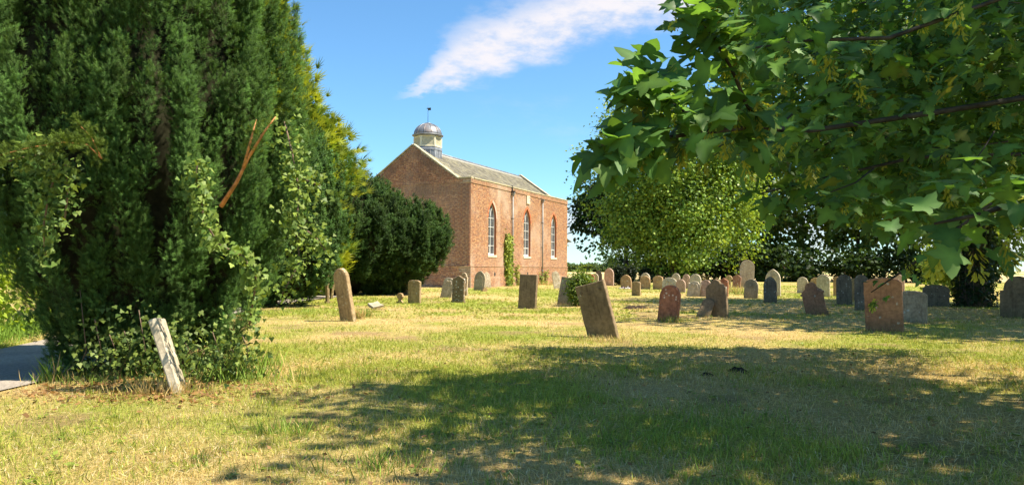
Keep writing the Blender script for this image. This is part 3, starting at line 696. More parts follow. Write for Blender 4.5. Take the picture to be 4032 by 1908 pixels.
# (base centre x, base y, apparent width, top y, shape, yaw offset, lean right, lean back, thickness, stone, label, reliefs)
G = 'headstones in the churchyard'
ST = [
 (708, 1540, 33, 1256, 'flat', 129, -19, 0, .10, 'pale', 'white lichened slab leaning left beside the foreground yew, seen edge-on', ()),
 (1290, 1194, 23, 1061, 'round', -46, -2, 0, .10, 'tan', 'thin upright round-topped tan stone seen edge-on by the dark yews', ('foot',)),
 (1304, 1176, 21, 1059, 'round', -48, 7, 0, .10, 'tan', 'narrow tan stone tilting right just behind the thin edge-on stone', ()),
 (1372, 1264, 64, 1056, 'tallround', -6, -10, 0, .15, 'tan', 'tall round-topped tan stone leaning left, nearest the dark yews', ('rim',)),
 (1576, 1191, 31, 1153, 'urn', 0, 0, 0, .12, 'orange', 'tiny urn-shaped orange footstone beside the low square stone', ()),
 (1632, 1193, 53, 1102, 'segment', 0, 0, 0, .14, 'tan', 'low square tan stone with slightly curved top right of the urn footstone', ('panel',)),
 (1604, 1160, 40, 1094, 'round', -4, 8, 0, .12, 'grey', 'grey round-topped stone tilting right behind the low square tan stone', ('roundel',)),
 (1583, 1148, 24, 1085, 'round', -36, 10, 0, .12, 'red', 'dark reddish stone tilting right at the foot of the dark yew', ()),
 (1756, 1170, 47, 1093, 'lowarch', -8, 9, 5, .10, 'pale', 'pale stone with carved scroll, tilting right beside the lichen-spotted stone', ('scroll',)),
 (1804, 1191, 52, 1084, 'peak', 4, 2, 0, .14, 'spot', 'dark brown stone with a low peaked top, covered in white lichen spots', ('rim', 'foot')),
 (1824, 1163, 36, 1072, 'shoulder', -2, 1, 0, .13, 'grey', 'round-shouldered stone half hidden behind the lichen-spotted peaked stone', ()),
 (1887, 1143, 46, 1065, 'pointed', 2, 1, 6, .14, 'grey', 'brown gothic pointed stone standing before the church corner', ('panel',)),
 (1920, 1131, 26, 1070, 'pointed', 40, -6, 0, .16, 'white', 'bright white stone leaning against the gothic stone at the church corner', ()),
 (2076, 1212, 74, 1080, 'flat', 0, 2, 2, .17, 'dark', 'upright flat-topped dark slab in front of the church side wall', ()),
 (2196, 1135, 20, 1067, 'tallround', 35, -10, 0, .15, 'white', 'white stone leaning left against the church wall below the second downpipe', ()),
 (2226, 1198, 66, 1092, 'flat', 0, 8, 4, .16, 'grey', 'streaked grey slab half buried in a bushy cap of ivy', ()),
 (2377, 1330, 124, 1117, 'flat', 3, -16, 4, .13, 'dark', 'large dark flat-topped slab leaning left, nearest in the sunlit grass', ('flowers',)),
 (2318, 1116, 46, 1076, 'lowarch', 0, 3, 0, .12, 'rust', 'low rusty brown stone just right of the ivy bush', ()),
 (2341, 1113, 31, 1075, 'round', 0, 2, 0, .12, 'pale', 'pale round stone with a carved hoop beside the low rusty stone', ('rim',)),
 (2357, 1111, 28, 1063, 'pointed', 0, 0, 0, .12, 'slate', 'dark slate pointed stone left of the tall pale pink stone', ()),
 (2398, 1124, 39, 1055, 'lowpointed', -8, 0, 0, .13, 'pink', 'tall pale pink stone with blunt pointed top beside the ivy-smothered stones', ()),
 (2466, 1136, 44, 1081, 'lowpointed', 0, -2, 0, .14, 'orange', 'brown pointed stone with white flowers laid at its foot', ('rim',)),
 (2505, 1164, 36, 1107, 'segment', 0, 0, 0, .12, 'tan', 'small tan square stone with curved top standing alone in front', ('rim',)),
 (2541, 1131, 38, 1073, 'lowpointed', 0, 0, 0, .13, 'pale', 'pale pointed stone directly behind a slightly shorter round one', ()),
 (2540, 1138, 42, 1085, 'round', 0, 0, 0, .12, 'orange', 'orange-tan round stone standing right in front of a pale pointed one', ('rim',)),
 (2590, 1139, 40, 1085, 'lowarch', -6, 2, 0, .12, 'orange', 'orange rounded stone with weeds around its foot', ('roundel',)),
 (2634, 1146, 56, 1092, 'lowarch', -4, 3, 3, .11, 'pale', 'wide pale stone with low curved top behind the reddish round stone', ('scroll',)),
 (2661, 1122, 34, 1075, 'lowpointed', 0, 1, 0, .12, 'pale', 'pale stone with a carved roundel near its blunt pointed top', ('roundel',)),
 (2680, 1151, 39, 1099, 'round', 2, 0, 0, .12, 'pink', 'lichen-freckled pink round stone right of the wide pale stone', ()),
 (2702, 1136, 34, 1079, 'shoulder', -2, 0, 0, .12, 'pink', 'tall pink stone with shoulders and round head in the back row', ()),
 (2739, 1141, 45, 1078, 'round', -4, -1, 0, .12, 'pale', 'tall pale round stone behind the tilted wavy-topped stone', ('roundel',)),
 (2729, 1166, 52, 1106, 'wave', -4, 8, 4, .11, 'pale', 'pale wavy-topped stone tilting right, freckled with lichen', ('scroll',)),
 (2772, 1167, 42, 1101, 'wave', -4, 9, 2, .11, 'pink', 'pinkish wavy-topped stone tilting right behind the worn brown stone', ()),
 (2630, 1264, 84, 1121, 'tallround', 2, 5, 2, .17, 'rust', 'rusty round-topped stone with peeling face, alone in the mid lawn', ('rim',)),
 (2826, 1247, 86, 1099, 'worn', -12, -4, 3, .15, 'dark', 'large worn brown stone with broken shoulders and a line of lettering', ('lettering',)),
 (2768, 1247, 50, 1176, 'lowarch', 8, 20, 10, .10, 'dark', 'low grey slab slumped against the worn brown stone', ()),
 (2850, 1167, 37, 1094, 'peak', 0, 0, 0, .14, 'rust', 'rusty peaked stone with pale edge just right of the worn brown stone', ()),
 (2870, 1137, 28, 1083, 'neck', 0, 0, 0, .12, 'orange', 'pale orange stone with a round head on a narrow neck', ()),
 (2899, 1131, 32, 1081, 'peak', 0, 6, 0, .12, 'red', 'brown peaked stone among dry stalks left of the tallest monument', ()),
 (2938, 1131, 56, 1023, 'tallround', 14, 3, 0, .26, 'grey', 'tallest round-headed grey monument with a bright sunlit edge', ('foot',)),
 (2956, 1174, 54, 1098, 'round', 4, 3, 0, .13, 'grey', 'lichen-speckled stone with an arched head in front of the tallest monument', ('roundel',)),
 (3044, 1166, 58, 1059, 'pointed', 0, 0, 0, .14, 'pale', 'pale gothic stone with carved flower head, behind a dark pointed one', ('roundel',)),
 (3033, 1191, 52, 1088, 'pointed', -4, 0, 0, .13, 'slate', 'dark lichened pointed stone in front of the pale gothic one', ()),
 (3160, 1153, 41, 1090, 'round', -8, 0, 0, .12, 'white', 'bright white round stone behind the leaning cross-topped stone', ()),
 (3217, 1238, 80, 1112, 'cross', -6, -13, 3, .15, 'red', 'reddish lobed stone leaning left in the tree shade', ('foot',)),
 (3212, 1160, 52, 1092, 'shoulder', -6, 0, 0, .12, 'orange', 'orange-tan shouldered stone with lettering behind the leaning lobed stone', ('lettering',)),
 (3242, 1169, 50, 1080, 'round', -6, 0, 0, .13, 'pale', 'pale grey round stone with tree shadow across its lower half', ()),
 (3298, 1165, 32, 1088, 'round', -6, 0, 0, .12, 'orange', 'sunlit orange stone half hidden behind a dark round one', ()),
 (3325, 1199, 58, 1081, 'round', -8, -1, 0, .14, 'slate', 'dark round stone in front of a sunlit orange one', ()),
 (3357, 1182, 26, 1094, 'neck', 0, 0, 0, .12, 'orange', 'narrow sunlit orange stone between two dark round stones', ()),
 (3392, 1220, 50, 1081, 'round', -8, 0, 0, .14, 'slate', 'dark round stone just left of the big red slab', ()),
 (3484, 1303, 138, 1092, 'segment', -8, -2, 0, .15, 'red', 'big red flaking slab with pale top edge under the low sycamore twigs', ()),
 (3537, 1152, 46, 1079, 'shoulder', -6, 0, 0, .13, 'pink', 'pinkish shouldered stone behind the big red slab', ()),
 (3592, 1267, 104, 1144, 'segment', -10, 2, 2, .13, 'grey', 'grey-green stone with curved top right of the big red slab', ('rim',)),
 (3684, 1207, 95, 1121, 'segment', -10, 2, 2, .16, 'slate', 'broad dark stone left of the ivy-clad tree trunk', ()),
 (4010, 1251, 122, 1086, 'shoulder', -14, 0, 0, .16, 'dark', 'dark shouldered stone at the edge right of the ivy-clad trunk', ()),
 (4020, 1226, 100, 1096, 'round', -14, 0, 0, .14, 'orange', 'sunlit orange stone peeping out behind the dark shouldered one', ()),
]
for i, (bx, by, wp, ty, shape, yo, lean, back, th, sm, lab, rel) in enumerate(ST):
    p = gp(bx, by); D = p[1]; yaw = -23.8+yo-(9 if 2300 < bx < 3150 and abs(yo) < 10 else 0)
    dl = R(-yaw)-math.atan2(p[0], p[1]); ca = max(abs(math.cos(dl)), .25)
    app = wp*D/FPX; w_ = max((app-th*abs(math.sin(dl)))/ca, 0.2) if abs(yo) < 30 else 0.55
    top = proj(np.array([[p[0], p[1], 1.0]]))[1][0]; h_ = (by-ty)/(by-top)/max(.85, math.cos(R(lean)))
    me, ol = stone_mesh(shape, w_, h_, th, i+50, 0.004 if D > 25 else 0.006)
    me.materials.append(S[sm])
    o = link('headstone', me, None, loc=(p[0], p[1], 0.0), label=lab, category='headstone', group=G)
    o.rotation_euler = (Matrix.Rotation(R(lean), 4, 'Y') @ Matrix.Rotation(R(yaw), 4, 'Z') @ Matrix.Rotation(R(-back), 4, 'X')).to_euler()
    for k in rel: relief(k, ol, w_, h_, th, S[sm], o)

# flat broken piece and small fragments
def chunk(name, lab, pos, sx, sy, sz, mat, rot, cat='stone'):
    q = MB(); rr = random.Random(int(pos[0]*100)); vs = []
    for x in (-1, 0, 1):
        for y in (-1, 0, 1):
            for z in (-1, 1): vs.append(((x*sx+rr.uniform(-.15, .15)*sx), (y*sy+rr.uniform(-.15, .15)*sy), z*sz*rr.uniform(.75, 1.1)))
    idx = lambda a, b_, c: (a*3+b_)*2+c
    fs = []
    for a in range(2):
        for b_ in range(2):
            fs += [(idx(a, b_, 1), idx(a+1, b_, 1), idx(a+1, b_+1, 1), idx(a, b_+1, 1)), (idx(a, b_+1, 0), idx(a+1, b_+1, 0), idx(a+1, b_, 0), idx(a, b_, 0))]
    for a in range(2):
        fs += [(idx(a, 0, 0), idx(a+1, 0, 0), idx(a+1, 0, 1), idx(a, 0, 1)), (idx(a+1, 2, 0), idx(a, 2, 0), idx(a, 2, 1), idx(a+1, 2, 1)), (idx(0, a+1, 0), idx(0, a, 0), idx(0, a, 1), idx(0, a+1, 1)), (idx(2, a, 0), idx(2, a+1, 0), idx(2, a+1, 1), idx(2, a, 1))]
    q.add(vs, fs); q.build(name, mat, loc=pos, rot=rot, label=lab, category=cat)
p = gp(1478, 1216); chunk('fallen_slab', 'pale broken slab lying tilted in the grass behind the tall leaning stone', (p[0], p[1], .14), .20, .24, .045, S['pale'], (R(14), R(-10), R(30)))
p = gp(1906, 1146); chunk('stone_fragment', 'small brown stone fragment at the foot of the gothic stone', (p[0], p[1], .10), .16, .13, .14, S['orange'], (R(10), R(25), R(40)))
# molehills
mm_ = plain('dark_soil', (0.055, 0.040, 0.028), 1.0, 0.5, 20, bs=1.0, spec=0.05)
for k, (x, y, s_, lab) in enumerate(((2785, 1478, .09, 'small dark molehill left of the larger one in the shade'), (2905, 1463, .15, 'larger dark molehill in the foreground tree shade'), (2485, 1215, .30, 'dark molehill left of its twin in the mid lawn shade'), (2523, 1214, .28, 'dark molehill right of its twin in the mid lawn shade'))):
    p = gp(x, y); q = MB(); rr = random.Random(k); n = 14; vs = [(0, 0, s_*.34)]
    for j, (r_, z) in enumerate(((.35, .36), (.7, .2), (1.0, 0.03), (1.15, -.05))):
        vs += [(s_*r_*rr.uniform(.85, 1.15)*math.cos(6.283*i/n), s_*r_*rr.uniform(.85, 1.15)*math.sin(6.283*i/n), s_*z*rr.uniform(.7, 1.3)) for i in range(n)]
    fs = [(0, 1+i, 1+(i+1) % n) for i in range(n)]+[(1+j*n+i, 1+(j+1)*n+i, 1+(j+1)*n+(i+1) % n, 1+j*n+(i+1) % n) for j in range(3) for i in range(n)]
    q.add(vs, fs, True); q.build('molehill', mm_, loc=(p[0], p[1], .01), label=lab, category='molehill', group='molehills')
# ------------------------------------------------------------------ foliage helpers
def frames(Dv, roll=None, up=None):
    """rotation matrices whose y axis is Dv; the z axis leans towards 'up' when it is given, else random"""
    Dv = unit(Dv); n = len(Dv)
    ref = up if up is not None else unit(rng.normal(size=(n, 3)))
    z = ref-(ref*Dv).sum(1, keepdims=True)*Dv; ln = np.linalg.norm(z, axis=1, keepdims=True)
    z = np.where(ln < 1e-3, np.cross(Dv, np.array([0.31, 0.7, 0.2])), z); z = unit(z); x = np.cross(Dv, z)
    return np.stack([x, Dv, z], 2)
def scatter(tv, tf, P, Rm, S_, C, shade=None):
    """copies of a triangle template; returns vertices, faces, colours"""
    n, k = len(P), len(tv); S_ = np.broadcast_to(np.asarray(S_, float), (n,))
    V = P[:, None, :]+np.einsum('nij,kj->nki', Rm, tv)*S_[:, None, None]
    F = (tf[None]+k*np.arange(n)[:, None, None]).reshape(-1, 3)
    Cc = np.repeat(C[:, None, :], k, 1)
    if shade is not None: Cc = Cc*shade[None, :, None]
    return V.reshape(-1, 3), F, Cc.reshape(-1, 3)
def join(parts):
    V, F, C = [], [], []; b_ = 0
    for v, f, c in parts: V.append(v); F.append(f+b_); C.append(c); b_ += len(v)
    return np.concatenate(V), np.concatenate(F), np.concatenate(C)
def fan(pts, z=lambda x, y: 0.0, c=(0, .3)):
    v = [(c[0], c[1], z(*c))]+[(x, y, z(x, y)) for x, y in pts]; n = len(pts)
    return np.array(v), np.array([(0, 1+i, 1+(i+1) % n) for i in range(n)])
def mirror(h): return h+[(-x, y) for x, y in h[1:-1]][::-1]
# sycamore leaf, five toothed lobes
_h = [(0, 0), (.15, -.10), (.38, -.10), (.32, .04), (.36, .12), (.50, .18), (.64, .31), (.50, .35), (.40, .43), (.25, .43), (.27, .55), (.22, .66), (.15, .82), (0, 1.0)]
LEAF = fan(mirror(_h), lambda x, y: -.16*abs(x)-.16*y*y+.05*y, (0, .30)); LEAFB = fan(mirror(_h), lambda x, y: .22*abs(x)-.34*y*y+.10*y+.10*x, (0, .30))
LSH = np.array([1.3]+[.92]*(len(LEAF[0])-1))
_h = [(0, 0), (.36, -.08), (.34, .12), (.62, .30), (.25, .42), (.20, .68), (0, 1.0)]
LEAFM = fan(mirror(_h), lambda x, y: -.16*abs(x)-.16*y*y, (0, .30))
_h = [(0, 0), (.40, .10), (.55, .40), (.25, .62), (0, 1.0)]
LEAFS = (np.array([(0, 0, 0), (.42, .38, -.06), (0, 1, -.1), (-.42, .38, -.06)]), np.array([(0, 1, 2), (0, 2, 3)]))
_h = [(0, .02), (.30, -.10), (.52, .18), (.30, .38), (.20, .62), (0, 1.0)]
IVY = fan(mirror(_h), lambda x, y: -.10*abs(x), (0, .3))
def samara():
    v, f = [], []; r2 = random.Random(4)
    for i in range(30):
        t_ = r2.random(); an = r2.uniform(0, 6.28); z = -t_*.95; r0 = .16+.16*math.sin(t_*3.1)*r2.random(); dx, dy = math.cos(an), math.sin(an)
        p = np.array([dx*r0*.5, dy*r0*.5, z]); q = p+np.array([dx*r2.uniform(.05, .26), dy*r2.uniform(.05, .26), -r2.uniform(.14, .30)]); s_ = np.array([-dy, dx, r2.uniform(-.6, .6)])*.065
        b_ = len(v); v += [p, q+s_+np.array([0, 0, .08]), q, q-s_]; f += [(b_, b_+1, b_+2), (b_, b_+2, b_+3)]
    return np.array(v), np.array(f)
SAM = samara()
def sprig(k=15, wd=.085, ln=.55):
    """yew shoot along y: spiral of needles"""
    v, f, sh = [], [], []
    for i in range(k):
        t_ = i/(k-1.0); an = i*2.4; c, s = math.cos(an), math.sin(an)
        b_ = np.array([0, t_*.75, 0]); out = np.array([c*.80, .35+.5*t_, s*.80]); out = out/np.linalg.norm(out)*ln*(1-.35*t_)
        sd = np.cross(out, [0.2, 1, .1]); sd = sd/np.linalg.norm(sd)*wd
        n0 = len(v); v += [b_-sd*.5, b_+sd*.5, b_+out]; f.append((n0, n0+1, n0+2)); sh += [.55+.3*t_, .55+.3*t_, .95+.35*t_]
    return np.array(v), np.array(f), np.array(sh)
SPRIG = sprig(); SPRIGC = sprig(8, .20, .65)
def blob(name, rad_fn, n=40, m_=26):
    """closed lumpy surface: rad_fn(theta, t) -> (x, y, z)"""
    vs = [rad_fn(2*math.pi*j/n, i/(m_-1.0)) for i in range(m_) for j in range(n)]
    fs = [(i*n+j, i*n+(j+1) % n, (i+1)*n+(j+1) % n, (i+1)*n+j) for i in range(m_-1) for j in range(n)]
    q = MB(); q.add(vs, fs+[tuple(range(n))[::-1], tuple((m_-1)*n+j for j in range(n))], True); return q.mesh(name)

def yew(name, label, bx, by, prof, plumes, per, ssize, col, tmpl, px=1.0, py=1.0, lean=(0, 0), pl=(.7, 1.3), pr=.17, front=0.8, group=None, core=.74, lump_amp=.16, bark='yewbark', holes=0.0, gap=1.75):
    """yew: upright plumes of short shoots packed round a vase-shaped body"""
    t = thing(name, label, 'tree', (bx, by, 0), 0, group)
    zs = np.array([q[0] for q in prof]); rs = np.array([q[1] for q in prof]); ztop = zs[-1]
    camd = math.atan2(-by, -bx)
    seed = rng.integers(1000)
    def rad(th, z): return np.interp(z, zs, rs)*(1+lump_amp*(2*fbm(np.cos(th)*2.2+seed, z*.8+np.sin(th)*2.2, 1.0, 1)-1))
    zz = np.linspace(zs[0], zs[-1], 200); wgt = np.interp(zz, zs, rs)+.15; z = rng.choice(zz, plumes, p=wgt/wgt.sum())+rng.uniform(-.05, .05, plumes)
    ncol = max(14, int(2*math.pi*rs.max()/(pr*gap))); cth = (np.arange(ncol)+rng.uniform(-.25, .25, ncol))*2*math.pi/ncol; cdep = rng.uniform(.78, 1.04, ncol)
    th = np.where(rng.random(plumes) < front, camd+rng.uniform(-1.75, 1.75, plumes), rng.uniform(0, 2*math.pi, plumes))
    ci = np.round(((th+.10*np.sin(z*1.7)) % (2*math.pi))/(2*math.pi)*ncol).astype(int) % ncol; th = cth[ci]+rng.normal(0, .04/gap, plumes)+.04*np.sin(z*1.6+ci*1.7)
    if holes:
        kp = fbm(ci*.9+seed, z*.75, 1.0, 2) > holes; z, th, ci = z[kp], th[kp], ci[kp]; plumes = len(z)
    dep = cdep[ci]*rng.uniform(.88, 1.04, plumes); rr_ = rad(th, z)*dep
    A = np.stack([rr_*np.cos(th)*px+lean[0]*z/ztop, rr_*np.sin(th)*py+lean[1]*z/ztop, z], 1)
    out = np.stack([np.cos(th), np.sin(th), np.zeros(plumes)], 1)
    ax = unit(np.array([0, 0, 1.0])+out*rng.uniform(.05, .38, (plumes, 1))+rng.normal(0, .07, (plumes, 3)))
    Ln = rng.uniform(*pl, plumes)*(.75+.25*np.clip(z/ztop*2, 0, 1)); Rp = pr*rng.uniform(.75, 1.3, plumes)
    u = rng.random((plumes, per))**.9; psi = np.arctan2(out[:, 1], out[:, 0])[:, None]+rng.normal(0, 1.15, (plumes, per))
    radial = np.stack([np.cos(psi), np.sin(psi), np.zeros_like(psi)], 2)
    prf = np.sqrt(np.clip(1-(u*1.02-.15)**2*1.25, .02, 1))
    P = A[:, None]+ax[:, None]*(Ln[:, None]*(u-.35))[..., None]+radial*(Rp[:, None]*prf*rng.uniform(.7, 1.08, (plumes, per)))[..., None]
    Dv = radial*(1-.55*u)[..., None]+ax[:, None]*(.55+.8*u)[..., None]+rng.normal(0, .28, (plumes, per, 3))
    P = P.reshape(-1, 3); Dv = Dv.reshape(-1, 3); ok = P[:, 2] > .02; 
    base = np.array(col)*rng.uniform(.55, 1.35, (plumes, 1)); yl = rng.random((plumes, 1))**3
    base = base*(1-.30*yl)+np.array([.10, .135, .03])*.30*yl
    C = np.repeat(base[:, None], per, 1).reshape(-1, 3)*rng.uniform(.75, 1.3, (plumes*per, 1))
    P, Dv, C = P[ok], Dv[ok], C[ok]
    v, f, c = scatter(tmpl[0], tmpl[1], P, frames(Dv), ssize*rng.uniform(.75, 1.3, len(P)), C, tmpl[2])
    link('crown', mesh_np('crown', v, f, c), M['yew'], t)
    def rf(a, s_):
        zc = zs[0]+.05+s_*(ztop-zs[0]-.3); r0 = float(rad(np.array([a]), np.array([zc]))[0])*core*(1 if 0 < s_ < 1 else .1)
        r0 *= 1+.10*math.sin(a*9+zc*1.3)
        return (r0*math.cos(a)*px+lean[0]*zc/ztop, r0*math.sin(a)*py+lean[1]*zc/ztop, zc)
    link('shade_core', blob('shade_core', rf), M['core'], t)  # solid dark body added to block light and blacken the gaps
    q = MB(); nb = 7
    for k in range(nb):
        a = 6.283*k/nb+rng.uniform(-.3, .3); r0 = rs[0]*.30
        q.tube([(r0*math.cos(a)*s0*px+lean[0]*zz0/ztop, r0*math.sin(a)*s0*py+lean[1]*zz0/ztop, zz0) for s0, zz0 in ((1.25, -.1), (1.0, .4), (1.3, 1.1), (2.0, 2.2), (2.6, ztop*.6))], [.20*px, .13*px, .10*px, .07*px, .03], 7)
    q.build('trunk', M[bark], t); return t

# foreground yew
YX, YY = -5.35, 11.45
YP = [(.02, 1.18), (.5, 1.32), (1.0, 1.60), (1.7, 1.95), (2.5, 2.32), (3.6, 2.50), (5.0, 2.40), (6.4, 2.0), (7.8, 1.2), (8.6, .35)]
big = yew('yew_tree', 'huge dark yew tree in the foreground, draped with ivy', YX, YY, YP, 1600, 56, .084, (.095, .190, .044), SPRIG, lean=(-.85, .2), pl=(.40, .85), pr=.122, front=.88, lump_amp=.10, core=.74, gap=2.15)
# stripped and broken limbs on the yew
def limb(parent, base, name, pts, rad, mat='freshwood', n=6):
    q = MB(); q.tube([tuple(np.array(p)-np.array(base)) for p in pts], rad, n); q.build(name, M[mat], parent)
YB = (YX, YY, 0)
def yp(x, y, Y): return at(x, y, Y)
limb(big, YB, 'broken_branch', [yp(872, 810, 9.5), yp(930, 720, 9.2), yp(985, 610, 9.05), yp(1030, 530, 9.0)], [.030, .024, .016, .006])
limb(big, YB, 'broken_branch', [yp(985, 610, 9.05), yp(1040, 520, 9.0), yp(1085, 460, 8.95)], [.022, .014, .006])
limb(big, YB, 'broken_branch', [yp(960, 660, 9.1), yp(985, 560, 9.0), yp(1010, 470, 8.98)], [.022, .014, .005])
limb(big, YB, 'bare_branch', [yp(400, 625, 8.95), yp(345, 570, 8.8), yp(250, 560, 8.6), yp(120, 580, 8.4), yp(-60, 625, 8.2)], [.008, .007, .006, .005, .003])
limb(big, YB, 'bare_branch', [yp(400, 625, 8.95), yp(360, 540, 8.85), yp(300, 480, 8.8)], [.008, .006, .003])

# leafy shoots on the bare limbs
_b = [[yp(345, 570, 8.8), yp(250, 560, 8.6), yp(120, 580, 8.4), yp(-60, 625, 8.2)], [yp(400, 625, 8.95), yp(360, 540, 8.85), yp(300, 480, 8.8)], [yp(985, 610, 9.05), yp(1040, 520, 9.0), yp(1085, 460, 8.95)], [yp(960, 660, 9.1), yp(985, 560, 9.0), yp(1010, 470, 8.98)]]
P = np.concatenate([_p[k]*(1-s_)+_p[k+1]*s_+rng.normal(0, .05, (n_, 3)) for _p, n_ in zip(_b, (150, 90, 26, 26)) for k in range(len(_p)-1) for s_ in [rng.random((n_, 1))]])
n = len(P); v, f, c = scatter(SPRIG[0], SPRIG[1], P-np.array(YB), frames(rng.normal(0, .6, (n, 3))+np.array([-.5, -.3, .5])), .078*rng.uniform(.7, 1.3, n), np.array([.12, .18, .03])*rng.uniform(.6, 1.4, (n, 1)), SPRIG[2])
link('branch_shoots', mesh_np('branch_shoots', v, f, c), M['yew'], big, kind='stuff')
# other yews and the golden cypress along the path
yew('yew_tree', 'dark upright yew tree just behind the foreground yew', -9.45, 29.2, [(.05, 1.2), (.6, 1.9), (1.6, 2.7), (3, 2.95), (4.6, 2.7), (5.8, 2.0), (6.5, .9)], 330, 44, .20, (.065, .135, .034), SPRIGC, pl=(.9, 1.7), pr=.26, front=.85, lump_amp=.15)
yew('yew_tree', 'broad dark yew tree spreading in front of the church gable', -9.3, 42.0, [(.05, 1.8), (.6, 2.7), (1.6, 3.6), (2.8, 4.2), (4.0, 4.0), (5.0, 3.1), (5.8, 1.9), (6.2, .6)], 700, 40, .20, (.048, .098, .024), SPRIGC, pl=(.6, 1.1), pr=.24, front=.88, lump_amp=.09)
yew('yew_tree', 'smaller dark yew tree leaning towards the church corner', -7.3, 42.6, [(.05, 1.2), (.5, 1.7), (1.4, 2.4), (2.4, 2.8), (3.3, 2.75), (4.2, 1.9), (4.8, .8)], 520, 40, .20, (.050, .102, .024), SPRIGC, pl=(.6, 1.1), pr=.24, lean=(1.2, 0), front=.88, lump_amp=.09)

def fspray():
    v, f = [], []
    for i, (an, l_) in enumerate(((-62, .55), (-40, .8), (-20, .95), (0, 1.1), (20, .95), (40, .8), (62, .55))):
        a = R(an); d = np.array([math.sin(a), math.cos(a)]); s_ = np.array([d[1], -d[0]])*.07; b_ = len(v); o_ = np.array([0, .12*i % .3])
        p = o_*.3; q = p+d*l_
        v += [(p[0]-s_[0], p[1]-s_[1], 0), (p[0]+s_[0], p[1]+s_[1], 0), (q[0], q[1], -.22*l_*l_)]; f.append((b_, b_+1, b_+2))
    return np.array(v), np.array(f)
SPRAY = fspray()
def conifer(name, label, bx, by, prof, n, size, col, col2):
    t = thing(name, label, 'tree', (bx, by, 0)); zs = [q[0] for q in prof]; rs = [q[1] for q in prof]
    zz = np.linspace(zs[0], zs[-1], 200); wg = np.interp(zz, zs, rs)+.1; nb = n//9
    z = rng.choice(zz, nb, p=wg/wg.sum()); camd = math.atan2(-by, -bx)
    th = np.where(rng.random(nb) < .75, camd+rng.uniform(-1.8, 1.8, nb), rng.uniform(0, 6.283, nb))
    r_ = np.interp(z, zs, rs)*rng.uniform(.72, 1.08, nb)*(1+.16*np.sin(th*3+z*1.1))
    out = np.stack([np.cos(th), np.sin(th), np.zeros(nb)], 1); tip = out*r_[:, None]+np.stack([0*z, 0*z, z], 1)
    k = 9; u = rng.random((nb, k)); P = tip[:, None]-out[:, None]*(u*1.0)[..., None]+rng.normal(0, .16, (nb, k, 3))+np.array([0, 0, 1.0])*(-(u-.3)*.4)[..., None]
    Dv = out[:, None]+np.array([0, 0, .75])+rng.normal(0, .35, (nb, k, 3)); P = P.reshape(-1, 3); Dv = Dv.reshape(-1, 3)
    g = rng.random((nb, 1))**1.2; C = np.repeat((np.array(col)*(1-g)+np.array(col2)*g)[:, None], k, 1).reshape(-1, 3)*rng.uniform(.75, 1.25, (nb*k, 1))
    v, f, c = scatter(SPRAY[0], SPRAY[1], P, frames(Dv), size*rng.uniform(.7, 1.35, len(P)), C)
    link('crown', mesh_np('crown', v, f, c), M['leaf'], t)
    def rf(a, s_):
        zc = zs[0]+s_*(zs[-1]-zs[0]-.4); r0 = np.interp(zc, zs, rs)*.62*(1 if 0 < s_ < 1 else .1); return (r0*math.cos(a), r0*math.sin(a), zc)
    link('shade_core', blob('shade_core', rf, 24, 16), M['core'], t)  # added solid filler, stops light passing through the crown
    q = MB(); q.tube([(0, 0, -.1), (0, 0, 3), (0.1, 0, zs[-1]*.8)], [.28, .2, .05], 8); q.build('trunk', M['bark'], t); return t
conifer('cypress_tree', 'tall golden-green cypress rising behind the yews', -11.7, 36.0, [(.3, 2.6), (2, 3.6), (4, 4.2), (6.4, 4.05), (8.5, 3.1), (11, 2.0), (13.5, .9), (14.5, .2)], 9000, .50, (.13, .21, .028), (.36, .39, .04))

# ------------------------------------------------------------------ broadleaf trees
def crown_pts(n, c, rad, per, spread, lobes=22, shell=.55, seed=1):
    """clusters spread through a lumpy crown: returns leaf positions, outward directions and cluster ids"""
    r2 = np.random.default_rng(seed); nc = n//per
    lb = unit(r2.normal(size=(lobes, 3))); lr = r2.uniform(.30, .5, lobes); lc = lb*r2.uniform(.45, .78, (lobes, 1))
    i = r2.integers(0, lobes, nc); d = unit(r2.normal(size=(nc, 3))); q = lc[i]+d*(lr[i]*r2.uniform(shell, 1.0, nc)**.6)[:, None]
    base = np.array(c)+q*np.array(rad); P = base[:, None]+r2.normal(0, spread, (nc, per, 3)); D = unit(q+.001)
    return P.reshape(-1, 3), np.repeat(D[:, None], per, 1).reshape(-1, 3), np.repeat(np.arange(nc), per), nc
def leaves(P, Dv, ids, nc, tmpl, size, col, col2, var=.25, droop=.35, upn=.9, seed=1):
    r2 = np.random.default_rng(seed); n = len(P)
    ax = unit(Dv*.7+r2.normal(0, .75, (n, 3))+np.array([0, 0, -droop])); up = unit(np.array([0, 0, upn])+Dv*.35+r2.normal(0, .45, (n, 3)))
    g = (r2.random(nc)**1.6)[ids][:, None]; C = (np.array(col)*(1-g)+np.array(col2)*g)*r2.uniform(1-var, 1+var, (n, 1))
    return scatter(tmpl[0], tmpl[1], P, frames(ax, up=up), size*r2.uniform(.7, 1.25, n), C)
